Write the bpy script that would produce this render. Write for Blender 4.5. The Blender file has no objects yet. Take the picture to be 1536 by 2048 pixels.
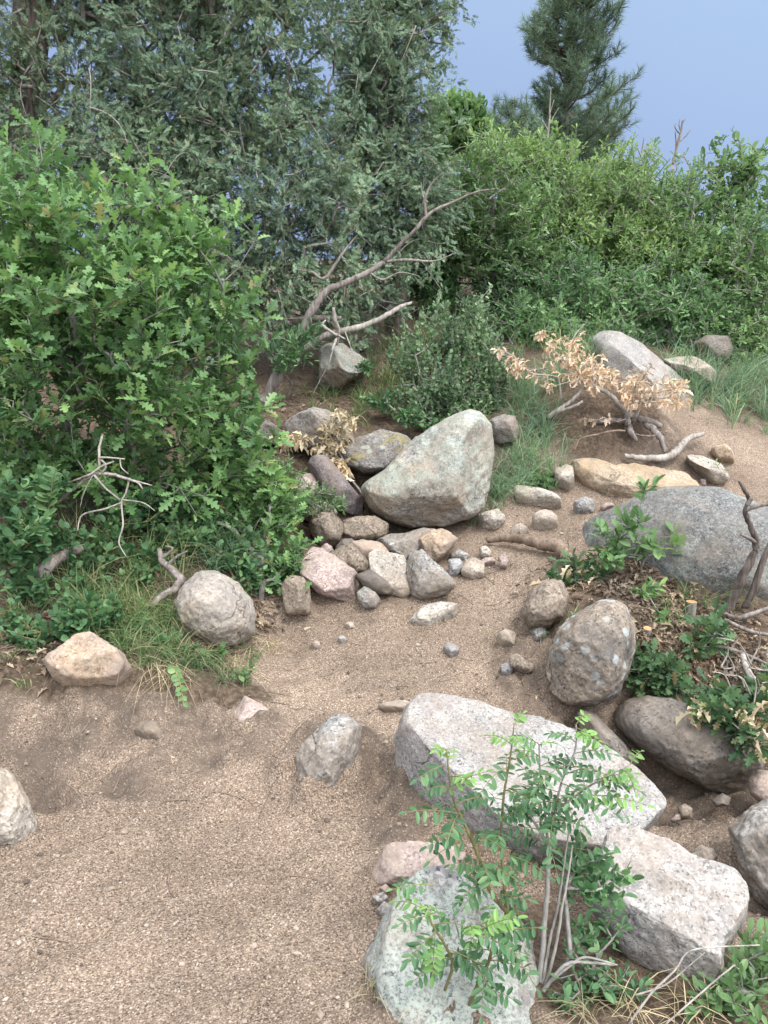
import bpy, bmesh, math, random
import numpy as np
from mathutils import Vector, Matrix

rng = np.random.default_rng(7)
random.seed(7)
sc = bpy.context.scene
COL = sc.collection

# ------------------------------------------------------------------ camera
F = 1490.0                      # focal length in photo pixels (1536 x 2048)
PITCH = math.radians(12.0)
CAM = np.array([0.0, 0.0, 1.6])
cam = bpy.data.cameras.new("camera")
cam.sensor_fit = 'VERTICAL'
cam.sensor_height = 24.0
cam.lens = 24.0 * F / 2048.0
cam.clip_start = 0.05
cam.clip_end = 1000
camo = bpy.data.objects.new("camera", cam)
camo.location = CAM
camo.rotation_euler = (math.radians(90) - PITCH, 0, 0)
COL.objects.link(camo)
sc.camera = camo

# ------------------------------------------------------------------ light
SUN_EL, SUN_AZ = math.radians(58), math.radians(140)     # azimuth clockwise from +Y: behind right of the camera
sd = np.array([math.sin(SUN_AZ) * math.cos(SUN_EL), math.cos(SUN_AZ) * math.cos(SUN_EL), math.sin(SUN_EL)])
sun = bpy.data.lights.new("sun", 'SUN')
sun.energy = 2.9
sun.angle = math.radians(13)
sun.color = (1.0, 0.96, 0.90)
suno = bpy.data.objects.new("sun", sun)
suno.rotation_euler = Vector(sd).to_track_quat('Z', 'Y').to_euler()
COL.objects.link(suno)

world = bpy.data.worlds.new("World")
sc.world = world
world.use_nodes = True
wn, wl = world.node_tree.nodes, world.node_tree.links
wn.clear()
wout = wn.new('ShaderNodeOutputWorld')
bg1 = wn.new('ShaderNodeBackground')
bg2 = wn.new('ShaderNodeBackground')
sky = wn.new('ShaderNodeTexSky')
sky.sky_type = 'NISHITA'
sky.sun_disc = False
sky.sun_elevation = SUN_EL
sky.sun_rotation = SUN_AZ
bg1.inputs['Strength'].default_value = 0.03
wl.new(sky.outputs[0], bg1.inputs['Color'])
# storm cloud ahead, broken bright cloud overhead and behind
tc = wn.new('ShaderNodeTexCoord')
sep = wn.new('ShaderNodeSeparateXYZ')
wl.new(tc.outputs['Generated'], sep.inputs[0])
def wmath(op, a, b=None):
    n = wn.new('ShaderNodeMath'); n.operation = op
    for i, v in enumerate((a, b)):
        if v is None: continue
        if isinstance(v, (int, float)): n.inputs[i].default_value = v
        else: wl.new(v, n.inputs[i])
    return n.outputs[0]
nz = wn.new('ShaderNodeTexNoise')
nz.inputs['Scale'].default_value = 1.6
nz.inputs['Detail'].default_value = 4
wl.new(tc.outputs['Generated'], nz.inputs['Vector'])
g = wmath('ADD', wmath('MULTIPLY', sep.outputs[2], 1.0), wmath('MULTIPLY', sep.outputs[1], -0.36))
g = wmath('ADD', g, wmath('MULTIPLY', sep.outputs[0], 0.22))
g = wmath('ADD', g, wmath('MULTIPLY', wmath('SUBTRACT', nz.outputs[0], 0.5), 0.12))
mr = wn.new('ShaderNodeMapRange')
mr.inputs['From Min'].default_value = -0.42
mr.inputs['From Max'].default_value = 1.15
wl.new(g, mr.inputs['Value'])
cr = wn.new('ShaderNodeValToRGB')
wl.new(mr.outputs[0], cr.inputs[0])
E = cr.color_ramp.elements
E[0].position = 0.0; E[0].color = (0.22, 0.285, 0.50, 1)
E[1].position = 1.0; E[1].color = (4.3, 4.45, 4.7, 1)
for p, c in ((0.14, (0.265, 0.345, 0.575, 1)), (0.22, (0.305, 0.40, 0.64, 1)), (0.36, (0.40, 0.54, 0.77, 1)), (0.62, (2.6, 2.75, 3.0, 1))):
    e = E.new(p); e.color = c
wl.new(cr.outputs[0], bg2.inputs['Color'])
bg2.inputs['Strength'].default_value = 1.0
add = wn.new('ShaderNodeAddShader')
wl.new(bg1.outputs[0], add.inputs[0]); wl.new(bg2.outputs[0], add.inputs[1])
wl.new(add.outputs[0], wout.inputs['Surface'])

sc.view_settings.view_transform = 'Standard'
sc.view_settings.look = 'None'
sc.view_settings.gamma = 1
sc.view_settings.exposure = 0.0
sc.render.engine = 'CYCLES'
sc.cycles.max_bounces = 6
sc.cycles.diffuse_bounces = 4
sc.cycles.glossy_bounces = 2
sc.cycles.transmission_bounces = 4
sc.cycles.use_denoising = True

# ------------------------------------------------------------------ geometry of the view
def ray(px, py):
    u = (np.asarray(px, float) - 768) / F
    v = (1024 - np.asarray(py, float)) / F
    return np.stack([u, math.cos(PITCH) + v * math.sin(PITCH), -math.sin(PITCH) + v * math.cos(PITCH)], -1)
def at(px, py, Y):
    """world point seen at photo pixel (px, py) at distance Y ahead"""
    d = ray(px, py)
    return CAM + d * (np.asarray(Y, float) / d[..., 1])[..., None]

# terrain: (pixel x, pixel y, distance) survey points, then a thin plate through them
SURVEY = [
 (0,2048,1.52),(400,2048,1.5),(768,2048,1.5),(1100,2048,1.5),(1536,2048,1.5),
 (0,1800,1.95),(400,1800,1.95),(700,1800,1.95),(1000,1780,1.99),(400,1650,2.31),(650,1650,2.31),(100,1650,2.3),
 (0,1520,2.58),(150,1500,2.63),(300,1490,2.68),(500,1500,2.68),
 (0,1375,2.82),(120,1372,2.83),(260,1365,2.87),(380,1360,2.95),(470,1400,2.95),
 (0,1250,3.12),(150,1250,3.17),(300,1250,3.25),(150,1100,3.7),(0,1100,3.6),(300,1100,3.75),(100,950,4.4),(300,900,5.0),(0,850,5.0),
 (430,1295,3.35),(550,1280,3.5),(560,1400,3.0),(800,1250,3.6),(800,1400,3.0),(1000,1350,3.2),(1050,1410,3.0),(700,1550,2.55),
 (500,1150,3.8),(600,1215,3.75),(700,1205,3.8),(900,1150,4.05),(1000,1080,4.45),(1100,1000,4.9),(800,1060,4.75),(650,1080,4.55),(550,1050,4.45),
 (1000,1200,3.8),(1040,1270,3.5),(1060,1340,3.2),
 (1150,920,5.3),(1250,910,5.35),(1150,840,5.5),(1220,830,5.55),(1300,820,5.65),(1330,870,5.6),(1450,850,6.0),(1536,870,6.0),(1500,950,5.4),(1300,780,6.1),
 (1400,780,6.5),(1520,780,6.7),(1500,700,8.0),(1300,690,7.6),(1100,700,7.1),(1000,800,6.1),(900,800,6.2),(900,700,7.2),
 (660,790,6.3),(590,830,5.8),(640,700,7.3),(850,640,8.2),(900,560,9.5),(500,870,5.5),(680,900,5.4),(800,900,5.5),(1050,900,5.3),(1040,1000,4.85),
 (1400,1600,2.65),(1350,1650,2.5),(1480,1650,2.45),(1300,1560,2.8),(1500,1850,1.95),(1300,1980,1.65),(1100,1850,1.9),(1250,1490,2.93),(1130,1440,3.0),
 (1200,1140,3.85),(1280,1172,3.75),(1330,1203,3.65),(1400,1226,3.6),(1490,1240,3.55),(1300,1250,3.40),(1278,1225,3.36),(1280,1300,3.19),(1240,1372,3.10),(1340,1330,3.17),(1400,1275,3.38),(1450,1330,3.22),(1536,1310,3.3),(1180,1160,3.75),(1210,1400,3.08),(1150,1050,4.5),(1250,1000,4.9),(1536,1235,3.55),
 (1330,1380,3.12),(1700,1400,3.1),(1700,1000,5.0),(1700,800,6.8),
]
_s = np.array(SURVEY, float)
_pts = at(_s[:, 0], _s[:, 1], _s[:, 2])
_far = np.array([(-8,-6,-.6),(0,-6,-.6),(8,-6,-.6),(-3,0,.0),(0,0,-.03),(3,0,-.1),(-5,3,.5),(5,3,.2),(-6,6,1.3),(6,6,1.0),
                 (-6,9,2.4),(-2,9.5,2.35),(2,9.5,2.4),(5,9.5,2.2),(9,9,1.9),(-8,12,3.0),(-3,12,3.0),(0,12,3.0),(4,12,2.9),(9,12,2.7),
                 (-8,18,3.3),(0,18,3.3),(8,18,3.1),(-14,6,1.4),(14,6,1.0),(-14,-4,-.2),(14,-4,-.5),(-14,14,3),(14,14,2.6),(0,26,3.4),(-14,26,3.4),(14,26,3.3)], float)
CP = np.vstack([_pts, _far])
def _K(d2): return np.where(d2 > 1e-12, 0.5 * d2 * np.log(np.maximum(d2, 1e-12)), 0)
_n = len(CP)
_A = np.zeros((_n + 3, _n + 3))
_A[:_n, :_n] = _K(((CP[:, None, :2] - CP[None, :, :2]) ** 2).sum(-1)) + np.eye(_n) * 0.012
_A[:_n, _n] = 1; _A[:_n, _n + 1:] = CP[:, :2]
_A[_n:, :_n] = _A[:_n, _n:].T
_W = np.linalg.solve(_A, np.concatenate([CP[:, 2], np.zeros(3)]))
def height(x, y):
    x = np.asarray(x, float); y = np.asarray(y, float)
    sh = x.shape
    q = np.stack([np.clip(x, -14, 14).ravel(), np.clip(y, -6, 26).ravel()], -1)
    out = np.empty(len(q))
    for i in range(0, len(q), 20000):
        b = q[i:i + 20000]
        out[i:i + 20000] = _K(((b[:, None] - CP[None, :, :2]) ** 2).sum(-1)) @ _W[:_n] + _W[_n] + b @ _W[_n + 1:]
    return out.reshape(sh)
def ground(px, py, tmax=30.0):
    """where the sight line through a photo pixel meets the ground"""
    d = ray(px, py)
    t = np.arange(0.8, tmax, 0.02)
    p = CAM + t[:, None] * d
    below = np.nonzero(p[:, 2] < height(p[:, 0], p[:, 1]))[0]
    i = below[0] if len(below) else len(t) - 1
    return p[i]

# ------------------------------------------------------------------ noise on points (sums of sines)
class Noise:
    def __init__(self, seed, waves=10):
        r = np.random.default_rng(seed)
        k = r.normal(size=(waves, 3)); k /= np.linalg.norm(k, axis=1)[:, None]
        self.k = k * r.uniform(0.6, 1.5, (waves, 1)); self.p = r.uniform(0, 6.28, waves)
    def __call__(self, P, scale=1.0):
        return np.sin(P @ (self.k.T * scale * 6.28) + self.p).mean(-1) * 1.8
NS = [Noise(100 + i, 12) for i in range(8)]
def fbm(P, scale, octv=4, gain=0.5, off=0):
    r, a = 0, 1.0
    for o in range(octv):
        r = r + a * NS[(o + off) % 8](P + 3.7 * o + off, scale * 2 ** o); a *= gain
    return r

# ------------------------------------------------------------------ mesh building
class MB:
    def __init__(self): self.v = []; self.f = {3: [], 4: []}; self.n = 0
    def add(self, v, quads=None, tris=None):
        v = np.asarray(v, float)
        if quads is not None and len(quads): self.f[4].append(np.asarray(quads, int) + self.n)
        if tris is not None and len(tris): self.f[3].append(np.asarray(tris, int) + self.n)
        self.v.append(v); self.n += len(v)
    def scatter(self, tmpl, R, pos, scale):
        """tmpl=(verts, quads, tris); R (M,3,3) columns are the axes; pos (M,3); scale (M,) or (M,3)"""
        tv, tq, tt = tmpl
        M = len(pos)
        if M == 0: return
        scale = np.asarray(scale, float)
        if scale.ndim == 1: scale = np.repeat(scale[:, None], 3, 1)
        v = np.einsum('mij,mnj->mni', R, tv[None] * scale[:, None, :]) + pos[:, None]
        off = (np.arange(M) * len(tv))[:, None, None]
        self.add(v.reshape(-1, 3), (tq[None] + off).reshape(-1, 4) if len(tq) else None, (tt[None] + off).reshape(-1, 3) if len(tt) else None)
    def tube(self, pts, rad, sides=6, cap=True, seed=0, rough=0.0):
        pts = np.asarray(pts, float); n = len(pts)
        rad = np.broadcast_to(np.asarray(rad, float), (n,))
        T = np.gradient(pts, axis=0); T /= np.linalg.norm(T, axis=1)[:, None] + 1e-9
        up = np.array([0.31, 0.17, 0.93]); A = np.cross(T, up); A /= np.linalg.norm(A, axis=1)[:, None] + 1e-9
        B = np.cross(T, A)
        a = np.linspace(0, 2 * math.pi, sides, endpoint=False)
        rr = rad[:, None] * np.ones(sides)
        if rough:
            r = np.random.default_rng(seed)
            ridge = 1 + rough * r.uniform(-1, 1, sides)[None]
            rr = rr * ridge * (1 + rough * 0.22 * r.uniform(-1, 1, (n, sides)))
        ring = pts[:, None] + rr[..., None] * (np.cos(a)[None, :, None] * A[:, None] + np.sin(a)[None, :, None] * B[:, None])
        i = np.arange(n - 1)[:, None] * sides; j = np.arange(sides)[None]; j2 = (j + 1) % sides
        q = np.stack([i + j, i + j2, i + sides + j2, i + sides + j], -1).reshape(-1, 4)
        v = ring.reshape(-1, 3); t = []
        if cap:
            v = np.vstack([v, pts[:1], pts[-1:]]); c0, c1 = n * sides, n * sides + 1
            for k in range(sides):
                t.append((c0, (k + 1) % sides, k)); t.append((c1, (n - 1) * sides + k, (n - 1) * sides + (k + 1) % sides))
        self.add(v, q, t)
    def segs(self, a, b, ra, rb, sides=4):
        """many little tapered sticks a -> b"""
        a, b = np.asarray(a, float), np.asarray(b, float); M = len(a)
        if not M: return
        T = b - a; L = np.linalg.norm(T, axis=1)[:, None] + 1e-9; T = T / L
        b = b + T * np.minimum(L * 0.08, 0.01)
        A = np.cross(T, np.array([0.31, 0.17, 0.93])); A /= np.linalg.norm(A, axis=1)[:, None] + 1e-9; B = np.cross(T, A)
        an = np.linspace(0, 2 * math.pi, sides, endpoint=False)
        d = np.cos(an)[None, :, None] * A[:, None] + np.sin(an)[None, :, None] * B[:, None]
        v = np.concatenate([a[:, None] + d * np.asarray(ra)[:, None, None], b[:, None] + d * np.asarray(rb)[:, None, None]], 1)
        j = np.arange(sides); j2 = (j + 1) % sides
        q = np.stack([j, j2, sides + j2, sides + j], -1)
        off = (np.arange(M) * 2 * sides)[:, None, None]
        self.add(v.reshape(-1, 3), (q[None] + off).reshape(-1, 4))
    def build(self, name, mat, parent=None, origin=(0, 0, 0), smooth=False, attrs=None):
        origin = np.asarray(origin, float)
        me = bpy.data.meshes.new(name)
        V = np.concatenate(self.v) if self.v else np.zeros((0, 3))
        if parent is None: V = V - origin
        else: V = V - np.array(parent.location)
        q = np.concatenate(self.f[4]) if self.f[4] else np.zeros((0, 4), int)
        t = np.concatenate(self.f[3]) if self.f[3] else np.zeros((0, 3), int)
        me.vertices.add(len(V)); me.vertices.foreach_set('co', V.astype(np.float32).ravel())
        nl = q.size + t.size
        me.loops.add(nl); me.loops.foreach_set('vertex_index', np.concatenate([q.ravel(), t.ravel()]).astype(np.int32))
        me.polygons.add(len(q) + len(t))
        st = np.concatenate([np.arange(len(q)) * 4, q.size + np.arange(len(t)) * 3]).astype(np.int32)
        me.polygons.foreach_set('loop_start', st)
        try: me.polygons.foreach_set('loop_total', np.concatenate([np.full(len(q), 4), np.full(len(t), 3)]).astype(np.int32))
        except Exception: pass
        me.polygons.foreach_set('use_smooth', np.full(len(q) + len(t), smooth))
        if attrs:
            for k, a in attrs.items():
                at_ = me.attributes.new(k, 'FLOAT', 'POINT'); at_.data.foreach_set('value', np.asarray(a, np.float32))
        me.update(calc_edges=True)
        me.materials.append(mat)
        o = bpy.data.objects.new(name, me)
        COL.objects.link(o)
        if parent is not None: o.parent = parent
        else: o.location = origin
        return o

def tag(o, label=None, cat=None, group=None, kind=None):
    if label: o['label'] = label
    if cat: o['category'] = cat
    if group: o['group'] = group
    if kind: o['kind'] = kind
    return o
def empty(name, loc, label, cat, group=None):
    o = bpy.data.objects.new(name, None)
    o.empty_display_size = 0.1
    o.location = loc
    COL.objects.link(o)
    return tag(o, label, cat, group)
def unit(a): return a / (np.linalg.norm(a, axis=-1, keepdims=True) + 1e-9)
def frames(ydir, zhint):
    y = unit(ydir); x = unit(np.cross(y, zhint)); z = np.cross(x, y)
    return np.stack([x, y, z], -1)

# ------------------------------------------------------------------ materials
def new_mat(name):
    m = bpy.data.materials.new(name); m.use_nodes = True
    nt = m.node_tree; nt.nodes.clear()
    return m, nt.nodes, nt.links
def ramp(nodes, stops, interp='LINEAR'):
    r = nodes.new('ShaderNodeValToRGB'); r.color_ramp.interpolation = interp
    el = r.color_ramp.elements
    el[0].position, el[0].color = stops[0][0], (*stops[0][1], 1)
    el[1].position, el[1].color = stops[-1][0], (*stops[-1][1], 1)
    for p, c in stops[1:-1]:
        e = el.new(p); e.color = (*c, 1)
    return r
def noise(nodes, links, vec, scale, detail=4, rough=0.55):
    n = nodes.new('ShaderNodeTexNoise'); n.inputs['Scale'].default_value = scale
    n.inputs['Detail'].default_value = detail; n.inputs['Roughness'].default_value = rough
    links.new(vec, n.inputs['Vector']); return n.outputs[0]
def mixc(nodes, links, fac, a, b, mode='MIX'):
    n = nodes.new('ShaderNodeMix'); n.data_type = 'RGBA'; n.blend_type = mode
    for s, v in ((n.inputs[0], fac), (n.inputs[6], a), (n.inputs[7], b)):
        if isinstance(v, (int, float)): s.default_value = v
        elif isinstance(v, tuple): s.default_value = (*v, 1)
        else: links.new(v, s)
    return n.outputs[2]
def step(nodes, links, v, a, b):
    n = nodes.new('ShaderNodeMapRange'); n.interpolation_type = 'SMOOTHSTEP'
    n.inputs['From Min'].default_value = a; n.inputs['From Max'].default_value = b
    links.new(v, n.inputs['Value']); return n.outputs[0]
def mul(nodes, links, a, b):
    n = nodes.new('ShaderNodeMath'); n.operation = 'MULTIPLY'
    for i, v in enumerate((a, b)):
        if isinstance(v, (int, float)): n.inputs[i].default_value = v
        else: links.new(v, n.inputs[i])
    return n.outputs[0]

def leaf_mat(name, cols, trans=0.35, rough=0.55, spec=0.22, clump=2.0, back=None):
    """cols: list of (position, colour) over the random value of each leaf"""
    m, N, L = new_mat(name)
    out = N.new('ShaderNodeOutputMaterial')
    geo = N.new('ShaderNodeNewGeometry'); tcn = N.new('ShaderNodeTexCoord')
    r = ramp(N, cols); L.new(geo.outputs['Random Per Island'], r.inputs[0])
    nv = noise(N, L, tcn.outputs['Object'], clump, 2)
    var = ramp(N, [(0.3, (0.66, 0.70, 0.70)), (0.7, (1.32, 1.28, 1.12))]); L.new(nv, var.inputs[0])
    c = mixc(N, L, 1.0, r.outputs[0], var.outputs[0], 'MULTIPLY')
    if back is not None: c = mixc(N, L, geo.outputs['Backfacing'], c, back)
    p = N.new('ShaderNodeBsdfPrincipled'); L.new(c, p.inputs['Base Color'])
    p.inputs['Roughness'].default_value = rough; p.inputs['Specular IOR Level'].default_value = spec
    t = N.new('ShaderNodeBsdfTranslucent')
    L.new(mixc(N, L, 1.0, c, (1.15, 1.18, 0.85), 'MULTIPLY'), t.inputs['Color'])
    mx = N.new('ShaderNodeMixShader'); mx.inputs[0].default_value = trans
    L.new(p.outputs[0], mx.inputs[1]); L.new(t.outputs[0], mx.inputs[2]); L.new(mx.outputs[0], out.inputs[0])
    return m

def bark_mat(name, c0, c1, scale=30, stretch=0.15, bump=0.6):
    m, N, L = new_mat(name)
    out = N.new('ShaderNodeOutputMaterial'); tcn = N.new('ShaderNodeTexCoord')
    mp = N.new('ShaderNodeMapping'); mp.inputs['Scale'].default_value = (1, 1, stretch)
    L.new(tcn.outputs['Object'], mp.inputs[0])
    n1 = noise(N, L, mp.outputs[0], scale, 5, 0.65)
    r = ramp(N, [(0.32, c0), (0.68, c1)]); L.new(n1, r.inputs[0])
    n2 = noise(N, L, tcn.outputs['Object'], 3.0, 3)
    v = ramp(N, [(0.3, (0.75, 0.75, 0.75)), (0.7, (1.2, 1.2, 1.2))]); L.new(n2, v.inputs[0])
    c = mixc(N, L, 1.0, r.outputs[0], v.outputs[0], 'MULTIPLY')
    p = N.new('ShaderNodeBsdfPrincipled'); L.new(c, p.inputs['Base Color']); p.inputs['Roughness'].default_value = 0.85
    p.inputs['Specular IOR Level'].default_value = 0.2
    b = N.new('ShaderNodeBump'); b.inputs['Strength'].default_value = bump; b.inputs['Distance'].default_value = 0.01
    L.new(n1, b.inputs['Height']); L.new(b.outputs[0], p.inputs['Normal']); L.new(p.outputs[0], out.inputs[0])
    return m

RK = 0.70
def rock_mat(name, base, dark, light, grain=110, speck=(0.36, 0.66), tint=None, tint_amt=0.5, lichen=None, lich=(0.55, 0.66), lichen2=None, bump=0.55, stain=None, lamt=0.75, crack=3.2, dust=0.45):
    base, dark, light, tint, lichen, lichen2, stain = [tuple(q * RK for q in c_) if c_ else None for c_ in (base, dark, light, tint, lichen, lichen2, stain)]
    m, N, L = new_mat(name)
    out = N.new('ShaderNodeOutputMaterial'); tcn = N.new('ShaderNodeTexCoord'); oi = N.new('ShaderNodeObjectInfo')
    sh = N.new('ShaderNodeVectorMath'); sh.operation = 'MULTIPLY_ADD'
    L.new(oi.outputs['Random'], sh.inputs[0]); sh.inputs[1].default_value = (37, 53, 71); L.new(tcn.outputs['Object'], sh.inputs[2])
    V = sh.outputs[0]
    dst = N.new('ShaderNodeTexNoise'); dst.inputs['Scale'].default_value = grain * 0.6; L.new(V, dst.inputs['Vector'])
    vo = N.new('ShaderNodeTexVoronoi'); vo.inputs['Scale'].default_value = grain
    vm = N.new('ShaderNodeVectorMath'); vm.operation = 'MULTIPLY_ADD'
    L.new(dst.outputs['Color'], vm.inputs[0]); vm.inputs[1].default_value = (0.012,) * 3; L.new(V, vm.inputs[2]); L.new(vm.outputs[0], vo.inputs['Vector'])
    sc_ = N.new('ShaderNodeSeparateColor'); L.new(vo.outputs['Color'], sc_.inputs[0])
    g1 = noise(N, L, V, grain * 0.35, 5, 0.7)
    mixv = N.new('ShaderNodeMath'); mixv.operation = 'MULTIPLY_ADD'; L.new(sc_.outputs[0], mixv.inputs[0]); mixv.inputs[1].default_value = 0.42
    L.new(mul(N, L, g1, 0.62), mixv.inputs[2])
    r = ramp(N, [(speck[0] - 0.08, dark), (speck[0] + 0.05, base), (0.56, base), (speck[1] + 0.04, light)]); L.new(mixv.outputs[0], r.inputs[0])
    c = r.outputs[0]
    n_lo = noise(N, L, V, 3.2, 5, 0.6)
    if tint: c = mixc(N, L, mul(N, L, step(N, L, n_lo, 0.42, 0.62), tint_amt), c, tint)
    n_md = noise(N, L, V, 11, 5, 0.65)
    v = ramp(N, [(0.3, (0.72, 0.72, 0.73)), (0.7, (1.2, 1.19, 1.17))]); L.new(n_md, v.inputs[0])
    c = mixc(N, L, 1.0, c, v.outputs[0], 'MULTIPLY')
    if stain:
        n_st = noise(N, L, V, 2.1, 5, 0.6); c = mixc(N, L, mul(N, L, step(N, L, n_st, 0.48, 0.62), 0.8), c, stain)
    cv = N.new('ShaderNodeTexVoronoi'); cv.feature = 'DISTANCE_TO_EDGE'; cv.inputs['Scale'].default_value = crack
    cm = N.new('ShaderNodeVectorMath'); cm.operation = 'MULTIPLY_ADD'; dn = N.new('ShaderNodeTexNoise'); dn.inputs['Scale'].default_value = 6; dn.inputs['Detail'].default_value = 6; L.new(V, dn.inputs['Vector'])
    L.new(dn.outputs['Color'], cm.inputs[0]); cm.inputs[1].default_value = (0.4,) * 3; L.new(V, cm.inputs[2]); L.new(cm.outputs[0], cv.inputs['Vector'])
    ck = N.new('ShaderNodeMath'); ck.operation = 'SUBTRACT'; ck.inputs[0].default_value = 1.0; L.new(step(N, L, cv.outputs['Distance'], 0.0, 0.022), ck.inputs[1])
    ckm = mul(N, L, ck.outputs[0], step(N, L, noise(N, L, V, 2.4, 3), 0.56, 0.68))
    c = mixc(N, L, mul(N, L, ckm, 0.5), c, tuple(q * .6 for q in dark))
    if lichen:
        n_li = noise(N, L, V, 4.5, 7, 0.72); n_lf = noise(N, L, V, 130, 4, 0.7)
        mask = mul(N, L, step(N, L, n_li, *lich), step(N, L, n_lf, 0.38, 0.56))
        nz_ = N.new('ShaderNodeSeparateXYZ'); geo = N.new('ShaderNodeNewGeometry'); L.new(geo.outputs['Normal'], nz_.inputs[0])
        mask = mul(N, L, mask, step(N, L, nz_.outputs[2], -0.35, 0.25))
        c = mixc(N, L, mul(N, L, mask, lamt), c, lichen)
    if lichen2:
        vo2 = N.new('ShaderNodeTexVoronoi'); vo2.inputs['Scale'].default_value = 14; L.new(vm.outputs[0], vo2.inputs['Vector'])
        n_l2 = noise(N, L, V, 3.0, 2)
        inv = N.new('ShaderNodeMath'); inv.operation = 'SUBTRACT'; inv.inputs[0].default_value = 1.0
        L.new(step(N, L, vo2.outputs['Distance'], 0.22, 0.34), inv.inputs[1])
        c = mixc(N, L, mul(N, L, inv.outputs[0], step(N, L, n_l2, 0.40, 0.50)), c, lichen2)
    n_du = noise(N, L, V, 4.2, 7, 0.68)                  # soil dust lying on the stone in patches
    c = mixc(N, L, mul(N, L, step(N, L, n_du, 0.46, 0.66), dust), c, (0.215, 0.168, 0.127))
    p = N.new('ShaderNodeBsdfPrincipled'); L.new(c, p.inputs['Base Color'])
    p.inputs['Roughness'].default_value = 0.8; p.inputs['Specular IOR Level'].default_value = 0.25
    b1 = N.new('ShaderNodeBump'); b1.inputs['Strength'].default_value = bump; b1.inputs['Distance'].default_value = 0.006; L.new(mixv.outputs[0], b1.inputs['Height'])
    b2 = N.new('ShaderNodeBump'); b2.inputs['Strength'].default_value = 0.5; b2.inputs['Distance'].default_value = 0.03; L.new(n_md, b2.inputs['Height'])
    b3 = N.new('ShaderNodeBump'); b3.invert = True; b3.inputs['Strength'].default_value = 0.8; b3.inputs['Distance'].default_value = 0.012; L.new(ckm, b3.inputs['Height'])
    L.new(b1.outputs[0], b2.inputs['Normal']); L.new(b2.outputs[0], b3.inputs['Normal']); L.new(b3.outputs[0], p.inputs['Normal'])
    L.new(p.outputs[0], out.inputs[0])
    return m
# ------------------------------------------------------------------ ground
def axis(lo, hi, f0, f1, fine, grow=1.12):
    a = list(np.arange(f0, f1, fine)); s = fine
    while a[-1] < hi: s = min(s * grow, 6); a.append(a[-1] + s)
    s = fine; b = []
    x = f0
    while x > lo: s = min(s * grow, 6); x -= s; b.append(x)
    return np.array(b[::-1] + a)
gx = axis(-160, 160, -2.3, 2.6, 0.0135); gy = axis(-60, 300, 1.25, 6.2, 0.0135)
GX, GY = np.meshgrid(gx, gy)
GZ = height(GX, GY)
Pxy = np.stack([GX, GY, np.zeros_like(GX)], -1).reshape(-1, 3)
dist = np.hypot(GX, GY - 3).ravel()
near = np.clip(1.6 - dist / 6, 0, 1)
def zone(lst, soft=1.0):
    """soft mask made of ground patches (x, y pixel where it lies, radius across / along in metres)"""
    w = np.zeros(GX.size)
    for px, py, rx, ry in lst:
        c = ground(px, py)
        d = ((Pxy[:, 0] - c[0]) / rx) ** 2 + ((Pxy[:, 1] - c[1]) / ry) ** 2
        w = np.maximum(w, np.clip(1.5 - d, 0, 1) * soft)
    return w
n1 = fbm(Pxy, 1.1, 4); n2 = fbm(Pxy, 4.5, 4, off=3)
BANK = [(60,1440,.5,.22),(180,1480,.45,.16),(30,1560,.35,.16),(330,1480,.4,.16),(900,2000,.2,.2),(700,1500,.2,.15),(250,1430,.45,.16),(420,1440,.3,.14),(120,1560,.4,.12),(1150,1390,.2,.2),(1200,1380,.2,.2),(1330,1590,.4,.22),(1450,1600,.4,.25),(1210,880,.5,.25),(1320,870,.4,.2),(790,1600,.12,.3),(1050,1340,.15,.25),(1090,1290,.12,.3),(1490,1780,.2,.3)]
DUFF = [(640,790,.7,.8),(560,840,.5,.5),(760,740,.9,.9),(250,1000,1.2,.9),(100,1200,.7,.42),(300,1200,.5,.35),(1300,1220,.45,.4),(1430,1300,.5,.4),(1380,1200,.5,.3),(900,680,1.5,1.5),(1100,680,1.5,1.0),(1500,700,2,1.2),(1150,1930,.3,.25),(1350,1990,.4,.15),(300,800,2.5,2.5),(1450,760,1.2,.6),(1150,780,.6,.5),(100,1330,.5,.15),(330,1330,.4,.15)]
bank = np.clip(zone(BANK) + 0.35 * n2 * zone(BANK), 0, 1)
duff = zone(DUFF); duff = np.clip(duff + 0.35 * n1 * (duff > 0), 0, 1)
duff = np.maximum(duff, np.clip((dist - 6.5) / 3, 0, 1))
GZ = GZ.ravel() + near * (0.017 * n1 + 0.009 * n2 + 0.0035 * fbm(Pxy, 16, 3, off=5)) + near * bank * 0.034 * fbm(Pxy, 5, 5, 0.6, off=2)
wet = np.clip(fbm(Pxy, 0.8, 4, off=6) * 0.8 + 0.4, 0, 1)
mb = MB()
ny, nx = GX.shape
i = (np.arange(ny - 1)[:, None] * nx + np.arange(nx - 1)[None]).ravel()
mb.add(np.stack([GX.ravel(), GY.ravel(), GZ], -1), np.stack([i, i + 1, i + nx + 1, i + nx], -1))

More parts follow.
